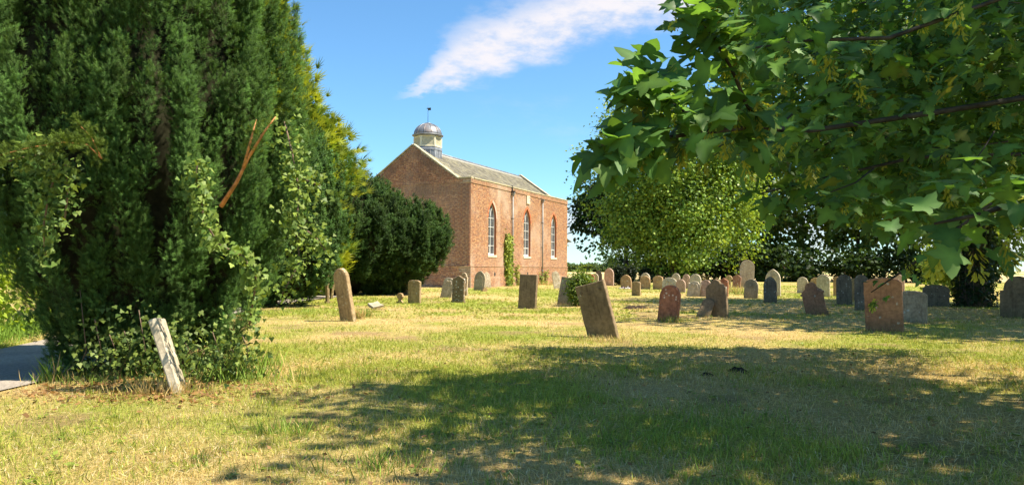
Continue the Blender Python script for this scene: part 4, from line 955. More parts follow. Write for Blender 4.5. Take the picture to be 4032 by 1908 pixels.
def limbs(q, base, top, r0, c, rad, n=9, seed=2):
    r2 = random.Random(seed); b_ = np.array(base, float); tp = np.array(top, float)
    q.tube([b_+(0, 0, -.15), b_+(tp-b_)*.12+(.03, .02, 0), b_+(tp-b_)*.5, tp], [r0*1.45, r0*1.05, r0*.85, r0*.6], 10)
    for k in range(n):
        a = 6.283*k/n+r2.uniform(-.3, .3); e = np.array(c)+np.array(rad)*np.array([math.cos(a)*.62, math.sin(a)*.62, r2.uniform(-.45, .6)])
        m1 = tp*.55+e*.45+np.array([0, 0, .6]); q.tube([b_+(tp-b_)*r2.uniform(.75, 1.0), m1, e], [r0*.38, r0*.22, r0*.06], 6)
def tree(name, label, pos, ctr, rad, n, size, col, col2, tr=.3, tmpl=LEAFS, mat='leaf', per=14, spread=.42, lobes=24, seed=1, group=None, th=None, reject=None, droop=.35):
    t = thing(name, label, 'tree', (pos[0], pos[1], 0), 0, group); c = np.array(ctr, float)-np.array([pos[0], pos[1], 0])
    P, D, ids, nc = crown_pts(n, c, rad, per, spread, lobes, .55, seed); ok = P[:, 2] > .12
    if reject is not None: ok &= ~reject(P+np.array([pos[0], pos[1], 0]))
    P, D, ids = P[ok], D[ok], ids[ok]
    v, f, cc = leaves(P, D, ids, nc, tmpl, size, col, col2, droop=droop, seed=seed+1)
    link('crown', mesh_np('crown', v, f, cc), M[mat], t)
    q = MB(); limbs(q, (0, 0, 0), (c[0]*.5, c[1]*.5, th or c[2]*.75), tr, c, rad, seed=seed); q.build('trunk', M['bark'], t); return t
# ivy-clad tree at the right and its out-of-frame neighbour
T2 = gp(3835, 1208)
t2 = tree('lime_tree', 'tall leafy tree with an ivy-covered trunk among the headstones', T2, (T2[0]+.3, T2[1], 9.2), (9.2, 8.0, 6.3), 30000, .26, (.12, .20, .04), (.26, .34, .06), .46, LEAFS, seed=21, per=16, spread=.5, lobes=34, th=7.0)
tree('lime_tree', 'leafy tree at the right edge, nearer than the ivy-clad one', (21.6, 20.0), (20.3, 21.6, 8.8), (9.6, 7.4, 5.8), 14000, .40, (.075, .14, .03), (.16, .22, .045), .42, LEAFS, seed=31, per=12, spread=.55, lobes=30)
# low leafy skirts of the ivy-clad tree and lit shrub beside it
# background: holly, darker tree behind it, dark belt
H1 = (18.4, 88.0)
tree('holly_tree', 'large sunlit holly tree with bright glossy leaves behind the headstones', H1, (18.9, 88.0, 12.2), (10.8, 7.0, 11.6), 64000, .34, (.115, .215, .032), (.34, .44, .07), .35, LEAFS, 'holly', seed=41, per=26, spread=.66, lobes=34)
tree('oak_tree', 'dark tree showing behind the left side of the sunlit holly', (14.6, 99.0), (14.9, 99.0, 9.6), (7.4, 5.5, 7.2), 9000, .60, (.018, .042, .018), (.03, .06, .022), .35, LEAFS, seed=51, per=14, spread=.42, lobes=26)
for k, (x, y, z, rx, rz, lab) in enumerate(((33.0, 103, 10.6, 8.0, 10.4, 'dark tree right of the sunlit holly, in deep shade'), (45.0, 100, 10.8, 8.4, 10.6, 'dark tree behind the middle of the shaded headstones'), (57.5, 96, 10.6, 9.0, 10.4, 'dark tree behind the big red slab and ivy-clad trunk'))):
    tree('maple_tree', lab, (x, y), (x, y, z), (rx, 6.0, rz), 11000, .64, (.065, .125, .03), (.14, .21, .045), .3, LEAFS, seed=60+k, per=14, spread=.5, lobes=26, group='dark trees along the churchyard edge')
def shrub(name, label, x, y, rx, ry, h, n, size, col, col2, mat='leaf', cat='shrub', group=None, tm=LEAFS, seed=1):
    t = thing(name, label, cat, (x, y, 0), 0, group)
    P, D, ids, nc = crown_pts(n, (0, 0, h*.48), (rx, ry, h*.55), 10, .12*h**.5, 18, .5, seed); ok = P[:, 2] > .02
    v, f, c = leaves(P[ok], D[ok], ids[ok], nc, tm, size, col, col2, seed=seed+3); link('foliage', mesh_np('foliage', v, f, c), M[mat], t)
    q = MB()
    for k in range(6):
        a = k*1.05+seed; q.tube([(0, 0, -.05), (rx*.25*math.cos(a), ry*.25*math.sin(a), h*.35), (rx*.5*math.cos(a), ry*.5*math.sin(a), h*.7)], [.03*h**.5, .02*h**.5, .006], 5)
    q.build('stem', M['twig'], t); return t
for k, x in enumerate((20.0, 27.0, 34.0, 41.5, 49.0, 57.0)):
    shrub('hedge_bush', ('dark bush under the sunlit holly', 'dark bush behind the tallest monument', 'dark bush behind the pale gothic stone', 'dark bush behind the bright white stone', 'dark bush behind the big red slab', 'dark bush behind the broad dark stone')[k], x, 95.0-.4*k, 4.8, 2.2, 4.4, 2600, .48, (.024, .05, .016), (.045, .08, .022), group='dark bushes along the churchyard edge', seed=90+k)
p = gp(3900, 1180); shrub('shrub', 'sunlit green shrub just right of the ivy-clad trunk', p[0]+.4, p[1]+4, 1.8, 1.5, 3.9, 2600, .20, (.12, .19, .03), (.26, .33, .06), seed=97)
# bright hedge across the path at the left edge
for k, (x, y, rx, h, lab) in enumerate(((-10.6, 13.6, 1.7, 3.6, 'bright green leafy hedge across the path at the left edge'), (-12.2, 17.0, 2.2, 4.0, 'taller green bush further along the path at the left edge'), (-13.5, 23.0, 2.6, 5.2, 'tall green bush beyond the left hedge'))):
    shrub('hedge', lab, x, y, rx, 2.3, h, 5200, .115+.03*k, (.19, .29, .03), (.38, .48, .06), cat='hedge', seed=105+k)
# far hedgerows and trees beyond the fields
for k, (x, y, h, wd) in enumerate(((70, 300, 3.2, 90), (60, 425, 4.2, 120))):
    shrub('hedgerow', ('nearer low hedgerow beyond the stubble field right of the church', 'farther hedgerow below the distant trees')[k], x, y, wd, 2.5, h, 8000, 1.2, (.075, .115, .035), (.10, .14, .04), cat='hedgerow', seed=120+k)
for k, (px, py_, hp, wp, Y, lab) in enumerate(((2330, 1056, 22, 38, 380, 'round far tree nearest the church across the fields'), (2415, 1056, 40, 58, 360, 'larger feathery far tree left of the holly'), (2385, 1056, 20, 30, 385, 'small far tree beside the feathery one'), (2500, 1057, 52, 52, 340, 'far willow seen below the holly crown'), (2560, 1057, 62, 56, 350, 'far willow nearest the holly trunk'), (2268, 1054, 10, 14, 420, 'tiny far conifer beside the church'), (2244, 1054, 18, 30, 400, 'far wooded clump touching the church corner'))):
    p = at(px, py_, Y); h = hp*Y/FPX*1.1; r_ = wp*Y/FPX/2
    tree('field_tree', lab, (p[0], Y), (p[0], Y, h*.58), (r_*1.05, r_*.8, h*.52), 1500, 1.0, (.075, .115, .06), (.12, .16, .085), .3, LEAFS, seed=140+k, per=10, spread=.5, lobes=14, group='far trees across the fields')
# ------------------------------------------------------------------ near sycamore with its low branches
SYC = (9.2, 6.8)
syc = thing('sycamore_tree', 'near sycamore with big lobed leaves and seed clusters hanging over the right', 'tree', (SYC[0], SYC[1], 0))
SO = np.array([SYC[0], SYC[1], 0])
POLY = np.array([(2640, -2000), (2665, 60), (2720, 210), (2760, 330), (2720, 430), (2560, 520), (2600, 600), (2800, 610), (2980, 660), (3120, 720), (3280, 850), (3420, 910), (3600, 900), (4032, 860), (6500, 800), (6500, -2000)], float)
def inpoly(x, y):
    r_ = np.zeros(len(x), bool); j = len(POLY)-1
    for i in range(len(POLY)):
        a, b_ = POLY[i], POLY[j]
        cnd = ((a[1] > y) != (b_[1] > y)) & (x < (b_[0]-a[0])*(y-a[1])/(b_[1]-a[1]+1e-9)+a[0]); r_ ^= cnd; j = i
    return r_
tipP, tipD, tipN, tipL = [], [], [], []       # twig tips: place, direction, leaves, scale
bq = MB()
def branch(pts, r0, r1, tips=3, n=9):
    pts = [np.array(p) for p in pts]; k = len(pts); bq.tube([p-SO for p in pts], list(np.linspace(r0, r1, k)), 6)
    return pts
def add_tip(p, d, n, s_=.155): tipP.append(p); tipD.append(unit(np.array(d, float))); tipN.append(n); tipL.append(s_)
hub = at(3150, 520, 5.6)
main = branch([np.array([8.9, 6.9, 3.4]), np.array([6.2, 6.6, 3.3]), at(3700, 440, 6.2), hub], .034, .018)
b1 = branch([hub, at(2990, 495, 5.0), at(2780, 520, 4.6), at(2560, 550, 4.35), at(2370, 570, 4.2)], .024, .006)
b2 = branch([at(2780, 520, 4.6), at(2700, 440, 4.45), at(2590, 370, 4.35), at(2500, 320, 4.3)], .014, .005)
b3 = branch([at(2990, 495, 5.0), at(2935, 400, 4.8), at(2880, 270, 4.65), at(2800, 130, 4.55), at(2720, 40, 4.5)], .018, .005)
b4 = branch([np.array([6.5, 5.2, 2.4]), np.array([4.0, 4.0, 2.1]), at(4200, 760, 3.6), at(4000, 800, 3.5), at(3830, 850, 3.45), at(3680, 880, 3.4)], .03, .006)
b5 = branch([at(3900, 800, 5.0), at(3650, 1000, 5.6), at(3520, 1090, 6.0), at(3430, 1150, 6.2)], .014, .004)
b6 = branch([np.array([8.9, 7.0, 3.0]), np.array([6.2, 7.6, 2.7]), at(3600, 620, 7.6), at(3250, 700, 7.0), at(3000, 760, 6.6)], .028, .008)
b7 = branch([np.array([8.9, 6.7, 4.2]), np.array([6.0, 5.8, 4.4]), at(3500, 150, 5.6), at(3150, 160, 5.3), at(2900, 200, 5.0)], .024, .006)
for bpts, dens, sc_ in ((b1, 9, .16), (b2, 6, .16), (b3, 8, .16), (b4, 4, .16), (b6, 6, .15), (b7, 7, .15)):
    for i in range(len(bpts)-1):
        for j in range(dens):
            s_ = (j+rng.random())/dens; p = bpts[i]*(1-s_)+bpts[i+1]*s_; d = unit(bpts[i+1]-bpts[i])
            if np.linalg.norm(bpts[i]-SO) < 4.5: continue
            q = p+rng.normal(0, .07, 3)+np.array([0, 0, .03]); X, Y = proj(q); add_tip(q, d+rng.normal(0, .6, 3), 3, sc_)
    add_tip(bpts[-1], bpts[-1]-bpts[-2], 7, sc_)
    if bpts is not b4:
        for j in range(11): s_ = rng.random()*.95; add_tip(bpts[-1]*(1-s_)+bpts[-2]*s_+rng.normal(0, .055, 3), bpts[-1]-bpts[-2]+rng.normal(0, .15, 3), 3, sc_*1.05)
for i in range(3):
    for j in range(5):
        s_ = (j+.5)/5; q = b5[i]*(1-s_)+b5[i+1]*s_; add_tip(q+rng.normal(0, .05, 3), [-.5, .3, -.2], 2 if i else 3, .075)
# filling tips inside the crown, only where the crown stands
nfill = 0
while nfill < 3300:
    Y = 8.0+6.0*rng.random()**.8 if rng.random() < .95 else rng.uniform(5.5, 8); x = rng.uniform(2600, 4250); y = rng.uniform(-120, 1000)
    if not inpoly(np.array([x+70]), np.array([y]))[0] or not inpoly(np.array([x]), np.array([y+45]))[0] or not inpoly(np.array([x-90]), np.array([y]))[0]: continue
    if x < 2900 and Y > 10: continue
    p = at(x, y, Y)
    if p[2] < 1.2: continue
    add_tip(p, np.array([-.7, -.5, -.15])+rng.normal(0, .5, 3), 8, .14 if Y < 8 else .125); nfill += 1
    if nfill % 5 == 0:
        e = p+np.array([.35, .15, .12])+rng.normal(0, .12, 3); bq.tube([p-SO, (p+e)/2-SO+rng.normal(0, .03, 3), e-SO], [.004, .006, .008], 4)
LP, LD, LU, LS, LC = [], [], [], [], []; SP, SS = [], []
for p, d, n, s_ in zip(tipP, tipD, tipN, tipL):
    for k in range(n):
        a = rng.uniform(0, 6.283); side = np.cross(d, [0, 0, 1.0]); side = side/(np.linalg.norm(side)+1e-6); vv = np.cross(side, d)
        rd = side*math.cos(a)+vv*math.sin(a); ax = unit(d*.55+rd*.9+np.array([0, 0, -.28])); st = p+ax*rng.uniform(.04, .13)+rng.normal(0, .03, 3)+d*rng.uniform(-.16, .05)
        LP.append(st); LD.append(ax); LU.append(unit(np.array([-.15, -.35, 1.0])+rng.normal(0, .38, 3))); LS.append(s_*rng.uniform(.5, 1.2))
        c_ = np.array([.080, .175, .040])*rng.uniform(.6, 1.45)+np.array([.05, .05, 0])*rng.random()**3
        if rng.random() < .02: c_ = np.array([.15, .17, .03])
        LC.append(c_)
    if rng.random() < .20: SP.append(p+np.array([0, 0, -.03])); SS.append(rng.uniform(.12, .21))
for x, y, Y, n in ((2660, 270, 4.45, 1), (2540, 400, 4.35, 1), (2380, 640, 4.25, 1), (2870, 560, 4.9, 2), (2880, 440, 4.85, 2), (3060, 440, 5.0, 2), (2690, 590, 4.5, 1), (2780, 620, 4.6, 1), (2930, 650, 4.9, 1), (3700, 990, 3.5, 2), (3840, 1000, 3.5, 1), (3960, 960, 3.5, 1), (3790, 20, 4.4, 1), (3190, 680, 5.4, 2)):
    for k in range(n): SP.append(at(x+rng.uniform(-12, 12), y+rng.uniform(-12, 12)-30, Y)); SS.append(.17)
LP = np.array(LP); LD = np.array(LD); LU = np.array(LU); LS = np.array(LS); LC = np.array(LC)
kx, ky = proj(LP); kp = ~((kx < 2300) & (ky > -50)); LP, LD, LU, LS, LC = LP[kp], LD[kp], LU[kp], LS[kp], LC[kp]   # stray leaves beyond the branch tips
near = LP[:, 1] < 6.0; parts = []
pick = rng.random(len(LP)) < .45
for msk, tm, sh in ((near & pick, LEAF, LSH), (near & ~pick, LEAFB, LSH), (~near, LEAFM, None)):
    parts.append(scatter(tm[0], tm[1], LP[msk]-SO, frames(LD[msk], up=LU[msk]), LS[msk], LC[msk], sh))
# upper crown, above the picture; it throws the foreground shade
P, D, ids, nc = crown_pts(12000, (9.9, 6.2, 7.5), (5.8, 5.5, 5.3), 12, .34, 40, .4, 77)
X, Yp = proj(P); infr = (P[:, 1] > .3) & (X > -200) & (X < PW+200) & (Yp > -60) & (Yp < PH+100)
ok = ~(infr & ~inpoly(X-150, Yp)) & (P[:, 2] > 3.4) & (np.linalg.norm(P-np.array([0, 0, CH]), axis=1) > 4.0)
v, f, c = leaves(P[ok]-SO, D[ok], ids[ok], nc, LEAFM, .24, (.08, .155, .032), (.14, .22, .045), seed=78)
parts.append((v, f, c))
v, f, c = join(parts); link('crown', mesh_np('crown', v, f, c), M['leaf'], syc)
sp = np.array(SP); v, f, c = scatter(SAM[0], SAM[1], sp-SO, frames(np.stack([rng.normal(0, 1, len(sp)), rng.normal(0, 1, len(sp)), rng.normal(0, .25, len(sp))], 1), up=np.array([[0, 0, 1.0]])+rng.normal(0, .15, (len(sp), 3))), np.array(SS)*.85, np.array([.34, .36, .055])*rng.uniform(.7, 1.25, (len(sp), 1)))
link('seed_clusters', mesh_np('seed_clusters', v, f, c), M['leaf'], syc, kind='stuff')
bq.build('branches', M['sycbark'], syc, kind='stuff'); bq = MB()
limbs(bq, (0, 0, 0), (-.4, .1, 5.2), .38, (-.6, -.2, 7.2), (5.5, 5.3, 4.6), 11, 9)
bq.build('trunk', M['sycbark'], syc)

# ------------------------------------------------------------------ ivy
def ivy(name, label, pts, n, size, col, col2, spread, base, rd=.012, up=None):
    """leaves along climbing stems; pts are polylines"""
    base = np.array(base, float); t = thing(name, label, 'ivy', base); q = MB(); P, Dn = [], []
    tot = sum(len(p)-1 for p in pts)
    for pl in pts:
        pl = [np.array(p, float) for p in pl]; q.tube([p-base for p in pl], rd, 5)
        for i in range(len(pl)-1):
            k = int(n/tot); s_ = rng.random((k, 1)); P.append(pl[i]*(1-s_)+pl[i+1]*s_+rng.normal(0, spread, (k, 3)))
    P = np.concatenate(P); n = len(P); ax = unit(rng.normal(0, .6, (n, 3))+np.array([0, -.2, -.7]))
    upv = unit((np.array([.35, -.85, .5]) if up is None else np.array(up))+rng.normal(0, .45, (n, 3)))
    g = rng.random((n, 1)); C = (np.array(col)*(1-g)+np.array(col2)*g)*rng.uniform(.75, 1.25, (n, 1))
    v, f, c = scatter(IVY[0], IVY[1], P-base, frames(ax, up=upv), size*rng.uniform(.6, 1.3, n), C)
    link('leaves', mesh_np('leaves', v, f, c), M['ivy'], t); q.build('stem', M['twig'], t); return t
IC, IC2 = (.085, .155, .03), (.24, .32, .065)
yb = (YX, YY, 0)
ivy('ivy', 'pale ivy strand climbing the middle of the foreground yew', [[at(980, 1290, 9.6), at(1010, 1100, 9.15), at(960, 1010, 9.0), at(860, 960, 8.95), at(800, 860, 8.88), at(790, 760, 8.85), at(770, 690, 8.85), at(780, 640, 8.85)]], 620, .068, IC, IC2, .075, gp(980, 1400))
ivy('ivy', 'ivy hanging down the sunny side edge of the foreground yew', [[at(1110, 1160, 9.9), at(1180, 1030, 10.1), at(1165, 880, 10.1), at(1180, 760, 10.2), at(1150, 600, 10.3), at(1120, 480, 10.4), at(1130, 300, 10.5), at(1105, 110, 10.6)][:6], [at(1165, 880, 10.1), at(1240, 930, 10.05), at(1280, 985, 10.0)], [at(1180, 700, 10.2), at(1260, 730, 10.1)]], 850, .060, (.07, .13, .024), (.23, .30, .05), .12, gp(1080, 1330))
ivy('ivy', 'ivy draped over the left edge of the foreground yew', [[at(180, 1010, 9.3), at(170, 900, 9.0), at(190, 780, 8.9), at(220, 680, 8.85), at(200, 600, 8.7), at(90, 620, 8.5), at(-40, 650, 8.4)], [at(250, 900, 8.95), at(270, 740, 8.9), at(255, 640, 8.85)]], 620, .066, (.055, .11, .022), (.19, .26, .05), .09, gp(240, 1440))
ivy('ivy', 'thick ivy and bramble skirt around the foot of the foreground yew', [[at(x, 1485-30*math.sin((x-200)/250), 10.15-.2*math.sin((x-250)/230)), at(x+40, 1380, 10.0-.25*math.sin((x-250)/230)), at(x+15, 1270+rng.uniform(-150, 110), 9.95-.25*math.sin((x-250)/230))] for x in range(300, 990, 58)], 1250, .058, (.04, .08, .02), (.19, .25, .05), .17, gp(600, 1440), .006)
ivy('ivy', 'ivy growing up the church wall beside the first downpipe', [[tuple(church_pt) for church_pt in pl] for pl in [[(np.array([-3.073, 57.0, 0])+np.array([math.cos(CA)*u+math.sin(CA)*.10, math.sin(CA)*u-math.cos(CA)*.10, z])) for u, z in ((uu+.1, .1), (uu, 1.5), (uu-.05, 2.9), (uu+.02, zt))] for uu, zt in ((6.25, 4.3), (6.7, 3.9), (7.1, 4.2), (6.5, 3.4))]], 2300, .17, (.13, .20, .03), (.33, .36, .05), .15, (-3.073+math.cos(CA)*6.7+.2, 57.0+math.sin(CA)*6.7, 0), up=(.8, -.5, .5))
def cpt(u, z, o_=.10): return np.array([-3.073, 57.0, 0])+np.array([math.cos(CA)*u+math.sin(CA)*o_, math.sin(CA)*u-math.cos(CA)*o_, z])
ivy('ivy', 'thin ivy sprig on the church plinth right of the first downpipe', [[cpt(8.5, .1, .2), cpt(8.4, .9, .16), cpt(8.35, 1.75)]], 170, .15, (.13, .20, .03), (.3, .34, .05), .11, cpt(8.5, 0, .2), up=(.8, -.5, .5))
ivy('ivy', 'small ivy at the church wall foot by the second downpipe', [[cpt(13.8, .1, .2), cpt(13.7, .9, .2)], [cpt(14.9, .1, .2), cpt(15.0, 1.2, .16)]], 220, .15, (.11, .18, .03), (.26, .30, .05), .13, cpt(14.2, 0, .2), up=(.8, -.5, .5))
T2b = np.array([T2[0], T2[1], 0])
ivy('ivy', 'dark ivy coating the trunk of the tree at the right', [[T2b+np.array([.62*math.cos(a), .62*math.sin(a), -.05]), T2b+np.array([.56*math.cos(a), .56*math.sin(a), 1.6]), T2b+np.array([.56*math.cos(a), .56*math.sin(a), 3.2]), T2b+np.array([.6*math.cos(a), .6*math.sin(a), 5.5])] for a in np.arange(0, 6.28, .52)], 4200, .13, (.018, .036, .014), (.035, .06, .02), .13, T2b, up=(-.2, -.7, .6))
# ivy-smothered headstones
for k, (x, y, wp, ty, lab, cc1, cc2, lit) in enumerate(((2440, 1124, 46, 1049, 'black-green mound of ivy smothering a headstone beside the pale pink stone', (.012, .022, .010), (.022, .036, .014), 0), (2487, 1122, 52, 1052, 'dark ivy mound smothering a headstone behind the flower stone', (.012, .022, .010), (.03, .045, .018), 0), (2546, 1112, 46, 1053, 'dark ivy mound smothering a headstone behind the pale pointed pair', (.014, .024, .010), (.025, .04, .014), 0), (2278, 1203, 104, 1066, 'bright ivy bush capping the streaked grey slab', (.10, .165, .03), (.24, .31, .06), 1))):
    p = gp(x, y); D = p[1]; hh = (y-ty)*D/FPX; ww = wp*D/FPX
    if lit:
        shrub('ivy_bush', lab, p[0]+.05, p[1]+.0, ww*.42, .46, hh*1.05, 4200, .085, cc1, cc2, 'ivy', 'ivy', tm=IVY, seed=170)
    else:
        shrub('ivy_bush', lab, p[0], p[1]+.5, ww*.50, .45, hh*1.02, 1900, .16, cc1, cc2, 'ivy', 'ivy', 'ivy-smothered headstones', tm=IVY, seed=171+k)
# flowers laid at a grave
p = gp(2462, 1141); q = MB(); rr = random.Random(8)
fl = thing('flower_bunch', 'bunch of white flowers on the grave of the brown pointed stone', 'flowers', (p[0], p[1], 0))
for k in range(26):
    a, r_ = rr.uniform(0, 6.28), .34*math.sqrt(rr.random()); x, y, z = r_*1.3*math.cos(a), r_*math.sin(a)*.6, .10+.24*(1-r_/.34)*rr.random()
    q.lathe([(.005, z-.02), (.05, z), (.055, z+.015), (.012, z+.03)], 6, x, y, c=(.8, .78, .76) if rr.random() < .8 else (.5, .3, .45))
q.build('petals', M['slate'], fl)
q = MB()
for k in range(8): q.tube([(rr.uniform(-.2, .2), rr.uniform(-.1, .1), 0), (rr.uniform(-.3, .3), rr.uniform(-.15, .15), .2)], .006, 4)
q.build('stalks', M['twig'], fl)

# ------------------------------------------------------------------ grass
def bladeset(n, ylo, yhi, hlo, hhi, wd, tmpl, green_bias=0.0, flat=0.0, power=1.0, straw=0.0):
    u = rng.random(n)**power; Y = ylo*(yhi/ylo)**u; X = (rng.random(n)*2-1)*(Y*.73+.6)
    g = greenness(X, Y); keep_ = (X > path_edge(Y)+.03+.09*rng.random(n)) | (X < path_edge(Y)-2.5) 
    keep_ &= rng.random(n) < (.62+.38*g if not flat else 1.0)
    keep_ &= ~((fbm(X, Y, 1.1, 2) > .66) & (rng.random(n) < .6))
    X, Y, g = X[keep_], Y[keep_], g[keep_]; n = len(X)
    pg = np.clip(g*1.15-.12+green_bias, .04, .94); isg = rng.random(n) < pg
    C = np.where(isg[:, None], GREEN*rng.uniform(.75, 1.5, (n, 1))+np.array([.10, .05, .0])*rng.random((n, 1))**3, np.where(rng.random((n, 1)) < .22, np.array([.82, .69, .42])*rng.uniform(.8, 1.05, (n, 1)), STRAW*rng.uniform(.6, 1.4, (n, 1))))
    h = rng.uniform(hlo, hhi, n)*np.where(isg, 1.1, .8)*(.7+.6*fbm(X, Y, .9, 3))
    if flat: Dv = np.stack([rng.normal(0, 1, n), rng.normal(0, 1, n), rng.uniform(.0, .35, n)], 1)
    else: Dv = np.stack([rng.normal(0, .42, n), rng.normal(0, .42, n), np.ones(n)], 1)
    P = np.stack([X, Y, lump(X, Y)*np.clip((60-np.hypot(X, Y))/30, 0, 1)+(.018*rng.random(n) if flat else -.004)], 1)
    Rm = frames(Dv, up=np.stack([rng.normal(0, 1, n), rng.normal(0, 1, n), np.full(n, .2)], 1))
    tv = tmpl[0].copy(); v, f, c = scatter(tv*np.array([wd, 1, 1]), tmpl[1], P, Rm, h, C, np.array(tmpl[2]))
    return v, f, c
B3 = (np.array([(-.5, 0, 0), (.5, 0, 0), (-.34, .55, .07), (.34, .55, .07), (0, 1.0, .26)]), np.array([(0, 1, 3), (0, 3, 2), (2, 3, 4)]), [.8, .8, 1.0, 1.0, 1.1])  # shade among the blades is put into the darker foot colour
B1 = (np.array([(-.5, 0, 0), (.5, 0, 0), (0.05, 1.0, .2)]), np.array([(0, 1, 2)]), [.8, .8, 1.08])
TUFT = (np.array([(-.9, 0, 0), (-.2, 0, .1), (-.8, .9, .1), (-.2, 0, 0), (.35, 0, -.1), (.1, 1.1, -.1), (.2, 0, .1), (.9, 0, 0), (.9, .8, .2)]), np.array([(0, 1, 2), (3, 4, 5), (6, 7, 8)]), [.8, .8, 1.08]*3)
parts = [bladeset(120000, 4.3, 12, .035, .085, .10, B3), bladeset(120000, 10, 24, .04, .085, .17, B1), bladeset(90000, 22, 85, .05, .10, .42, TUFT, power=.8)]
v, f, c = join(parts); link('grass', mesh_np('grass', v, f, c), M['grass'], kind='stuff', label='short patchy lawn grass, part green and part dried', category='grass')
parts = [bladeset(60000, 4.3, 12, .05, .13, .045, B1, -.6, 1.0), bladeset(40000, 11, 30, .07, .15, .07, B1, -.6, 1.0)]
v, f, c = join(parts); link('dry_clippings', mesh_np('dry_clippings', v, f, c), M['grass'], kind='stuff', label='dry straw-coloured grass clippings lying on the lawn', category='grass')
# low broad-leaved weeds in the lawn
W = 260; wy = 4.6*(16/4.6)**rng.random(W); wx = (rng.random(W)*2-1)*(wy*.7+.5); okw = wx > path_edge(wy)+.2; wx, wy = wx[okw], wy[okw]; W = len(wx); kk = 9
P = np.repeat(np.stack([wx, wy, lump(wx, wy)+.012], 1)[:, None], kk, 1)+rng.normal(0, .03, (W, kk, 3))*np.array([1, 1, .25]); an = rng.uniform(0, 6.283, (W, kk))
Dv = np.stack([np.cos(an), np.sin(an), rng.uniform(.1, .6, (W, kk))], 2).reshape(-1, 3); P = P.reshape(-1, 3); n = len(P)
v, f, c = scatter(LEAFS[0]*np.array([.8, 1, 1]), LEAFS[1], P, frames(Dv, up=np.array([[0, 0, 1.0]])+rng.normal(0, .3, (n, 3))), rng.uniform(.03, .065, n), np.array([.22, .29, .05])*rng.uniform(.6, 1.4, (n, 1)))
link('lawn_weeds', mesh_np('lawn_weeds', v, f, c), M['leaf'], kind='stuff', label='low broad-leaved weeds scattered through the lawn', category='weeds')
# longer tufts round the feet of stones, the yew and the path edge
TP, TH, TG = [], [], []
def tufts(x, y, n, sp, h, g): 
    for k in range(n): TP.append((x+rng.normal(0, sp), y+rng.normal(0, sp*.6), 0)); TH.append(h*rng.uniform(.5, 1.2)); TG.append(g)
for i, s_ in enumerate(ST):
    p = gp(s_[0], s_[1]); wd_ = s_[2]*p[1]/FPX; k = 90 if p[1] < 26 else 45
    for j in range(k):
        a = rng.uniform(-.6, .6); TP.append((p[0]+a*wd_+rng.normal(0, .03), p[1]-.10+rng.normal(0, .09)-a*wd_*.4, 0)); TH.append(rng.uniform(.05, .15)); TG.append(.55 if i % 3 else .2)
for x, y, n, sp, h, g in ((925, 1495, 420, .30, .30, .9), (1010, 1440, 200, .2, .28, .8), (210, 1500, 60, .08, .34, .8), (150, 1510, 40, .10, .18, .8), (1430, 1245, 160, .16, .30, .75), (1400, 1255, 180, .13, .36, .05), (350, 1515, 200, .35, .16, .8), (500, 1490, 240, .45, .16, .3), (640, 1550, 260, .22, .20, .05), (2390, 1345, 240, .30, .16, .1), (2290, 1340, 70, .14, .16, .8), (2650, 1268, 110, .14, .22, .8), (1120, 1700, 130, .16, .17, .9), (1320, 1480, 120, .3, .12, .9), (1500, 1840, 160, .25, .16, .9), (2650, 1750, 500, .7, .13, .95), (2850, 1640, 400, .6, .12, .95), (2150, 1600, 260, .5, .12, .8), (2870, 1150, 150, .5, .55, .05), (2915, 1160, 120, .4, .5, .6), (2760, 1110, 120, .4, 1.0, .02), (2300, 1110, 60, .5, .9, .02), (3300, 1190, 120, .6, .3, .2), (2700, 1290, 120, .8, .1, .8), (3050, 1280, 150, 1.0, .1, .8), (3350, 1290, 140, .8, .1, .8), (2020, 1125, 200, 1.0, .4, .3), (2170, 1122, 200, 1.0, .45, .2), (1180, 1230, 140, .5, .2, .9)):
    p = gp(x, y); tufts(p[0], p[1], n, sp, h, g)
for k in range(420):
    y = 4.5*(22/4.5)**rng.random(); x = (rng.random()*2-1)*(y*.7); g = float(greenness(np.array(x), np.array(y)))
    if x < path_edge(y)+.2 or rng.random() > .25+g: continue
    tufts(x, y, int(rng.integers(8, 26)), .035+.004*y, rng.uniform(.06, .13), .9)
TP = np.array(TP); TH = np.array(TH); TG = np.array(TG); n = len(TP); isg = rng.random(n) < TG
C = np.where(isg[:, None], np.array([.18, .27, .04])*rng.uniform(.7, 1.5, (n, 1)), np.array([.54, .40, .17])*rng.uniform(.7, 1.3, (n, 1)))
TP[:, 2] = lump(TP[:, 0], TP[:, 1])*np.clip((60-np.hypot(TP[:, 0], TP[:, 1]))/30, 0, 1)-.005
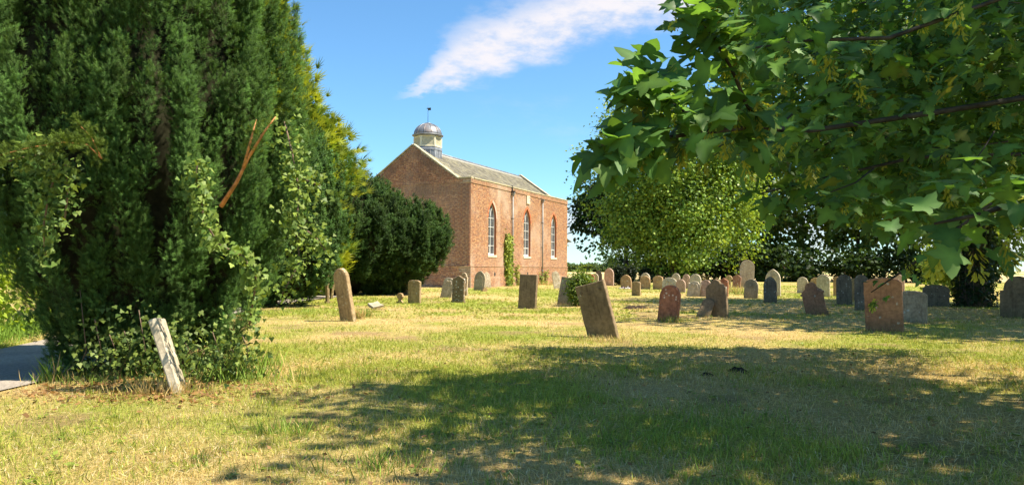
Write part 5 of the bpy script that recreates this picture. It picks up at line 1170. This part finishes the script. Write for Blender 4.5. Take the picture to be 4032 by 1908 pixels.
v, f, c = scatter(B3[0]*np.array([.055, 1, 1]), B3[1], TP, frames(np.stack([rng.normal(0, .38, n), rng.normal(0, .38, n), np.ones(n)], 1), up=np.stack([rng.normal(0, 1, n), rng.normal(0, 1, n), np.full(n, .2)], 1)), TH, C, np.array(B3[2]))
link('long_grass', mesh_np('long_grass', v, f, c), M['grass'], kind='stuff', label='longer grass tufts round the stones and under the yew', category='grass')
# lit verge across the path
n = 9000; Y = rng.uniform(9, 24, n); X = path_edge(Y)-2.6-np.abs(rng.normal(0, .9, n)); P = np.stack([X, Y, np.full(n, -.01)], 1)
v, f, c = scatter(B3[0]*np.array([.09, 1, 1]), B3[1], P, frames(np.stack([rng.normal(0, .4, n), rng.normal(0, .4, n), np.ones(n)], 1)), rng.uniform(.10, .34, n)*np.clip((path_edge(Y)-2.5-X)*1.2, .25, 1.3), np.array([.15, .25, .035])*rng.uniform(.7, 1.4, (n, 1)), np.array(B3[2]))
link('verge_grass', mesh_np('verge_grass', v, f, c), M['grass'], kind='stuff', label='bright green verge grass below the hedge across the path', category='grass')
# dead leaves and twigs under the yew and sycamore
n = 2600; k1 = n//2
P = np.concatenate([np.stack([rng.normal(-4.4, 1.0, k1), rng.normal(9.2, .5, k1), np.full(k1, .03)], 1), np.stack([rng.uniform(-2, 9, n-k1), rng.uniform(5, 14, n-k1), np.full(n-k1, .04)], 1)])
P = P[(P[:, 0] > path_edge(P[:, 1])+.1)]; n = len(P)
v, f, c = scatter(LEAFS[0], LEAFS[1], P, frames(np.stack([rng.normal(0, 1, n), rng.normal(0, 1, n), rng.normal(0, .2, n)], 1), up=np.array([[0, 0, 1.0]])+rng.normal(0, .4, (n, 3))), np.where(np.arange(n) < k1*.9, rng.uniform(.03, .09, n), rng.uniform(.02, .05, n)), np.array([.25, .14, .055])*rng.uniform(.5, 1.6, (n, 1)))
link('leaf_litter', mesh_np('leaf_litter', v, f, c), M['grass'], kind='stuff', label='brown dead leaves scattered under the trees', category='leaves')
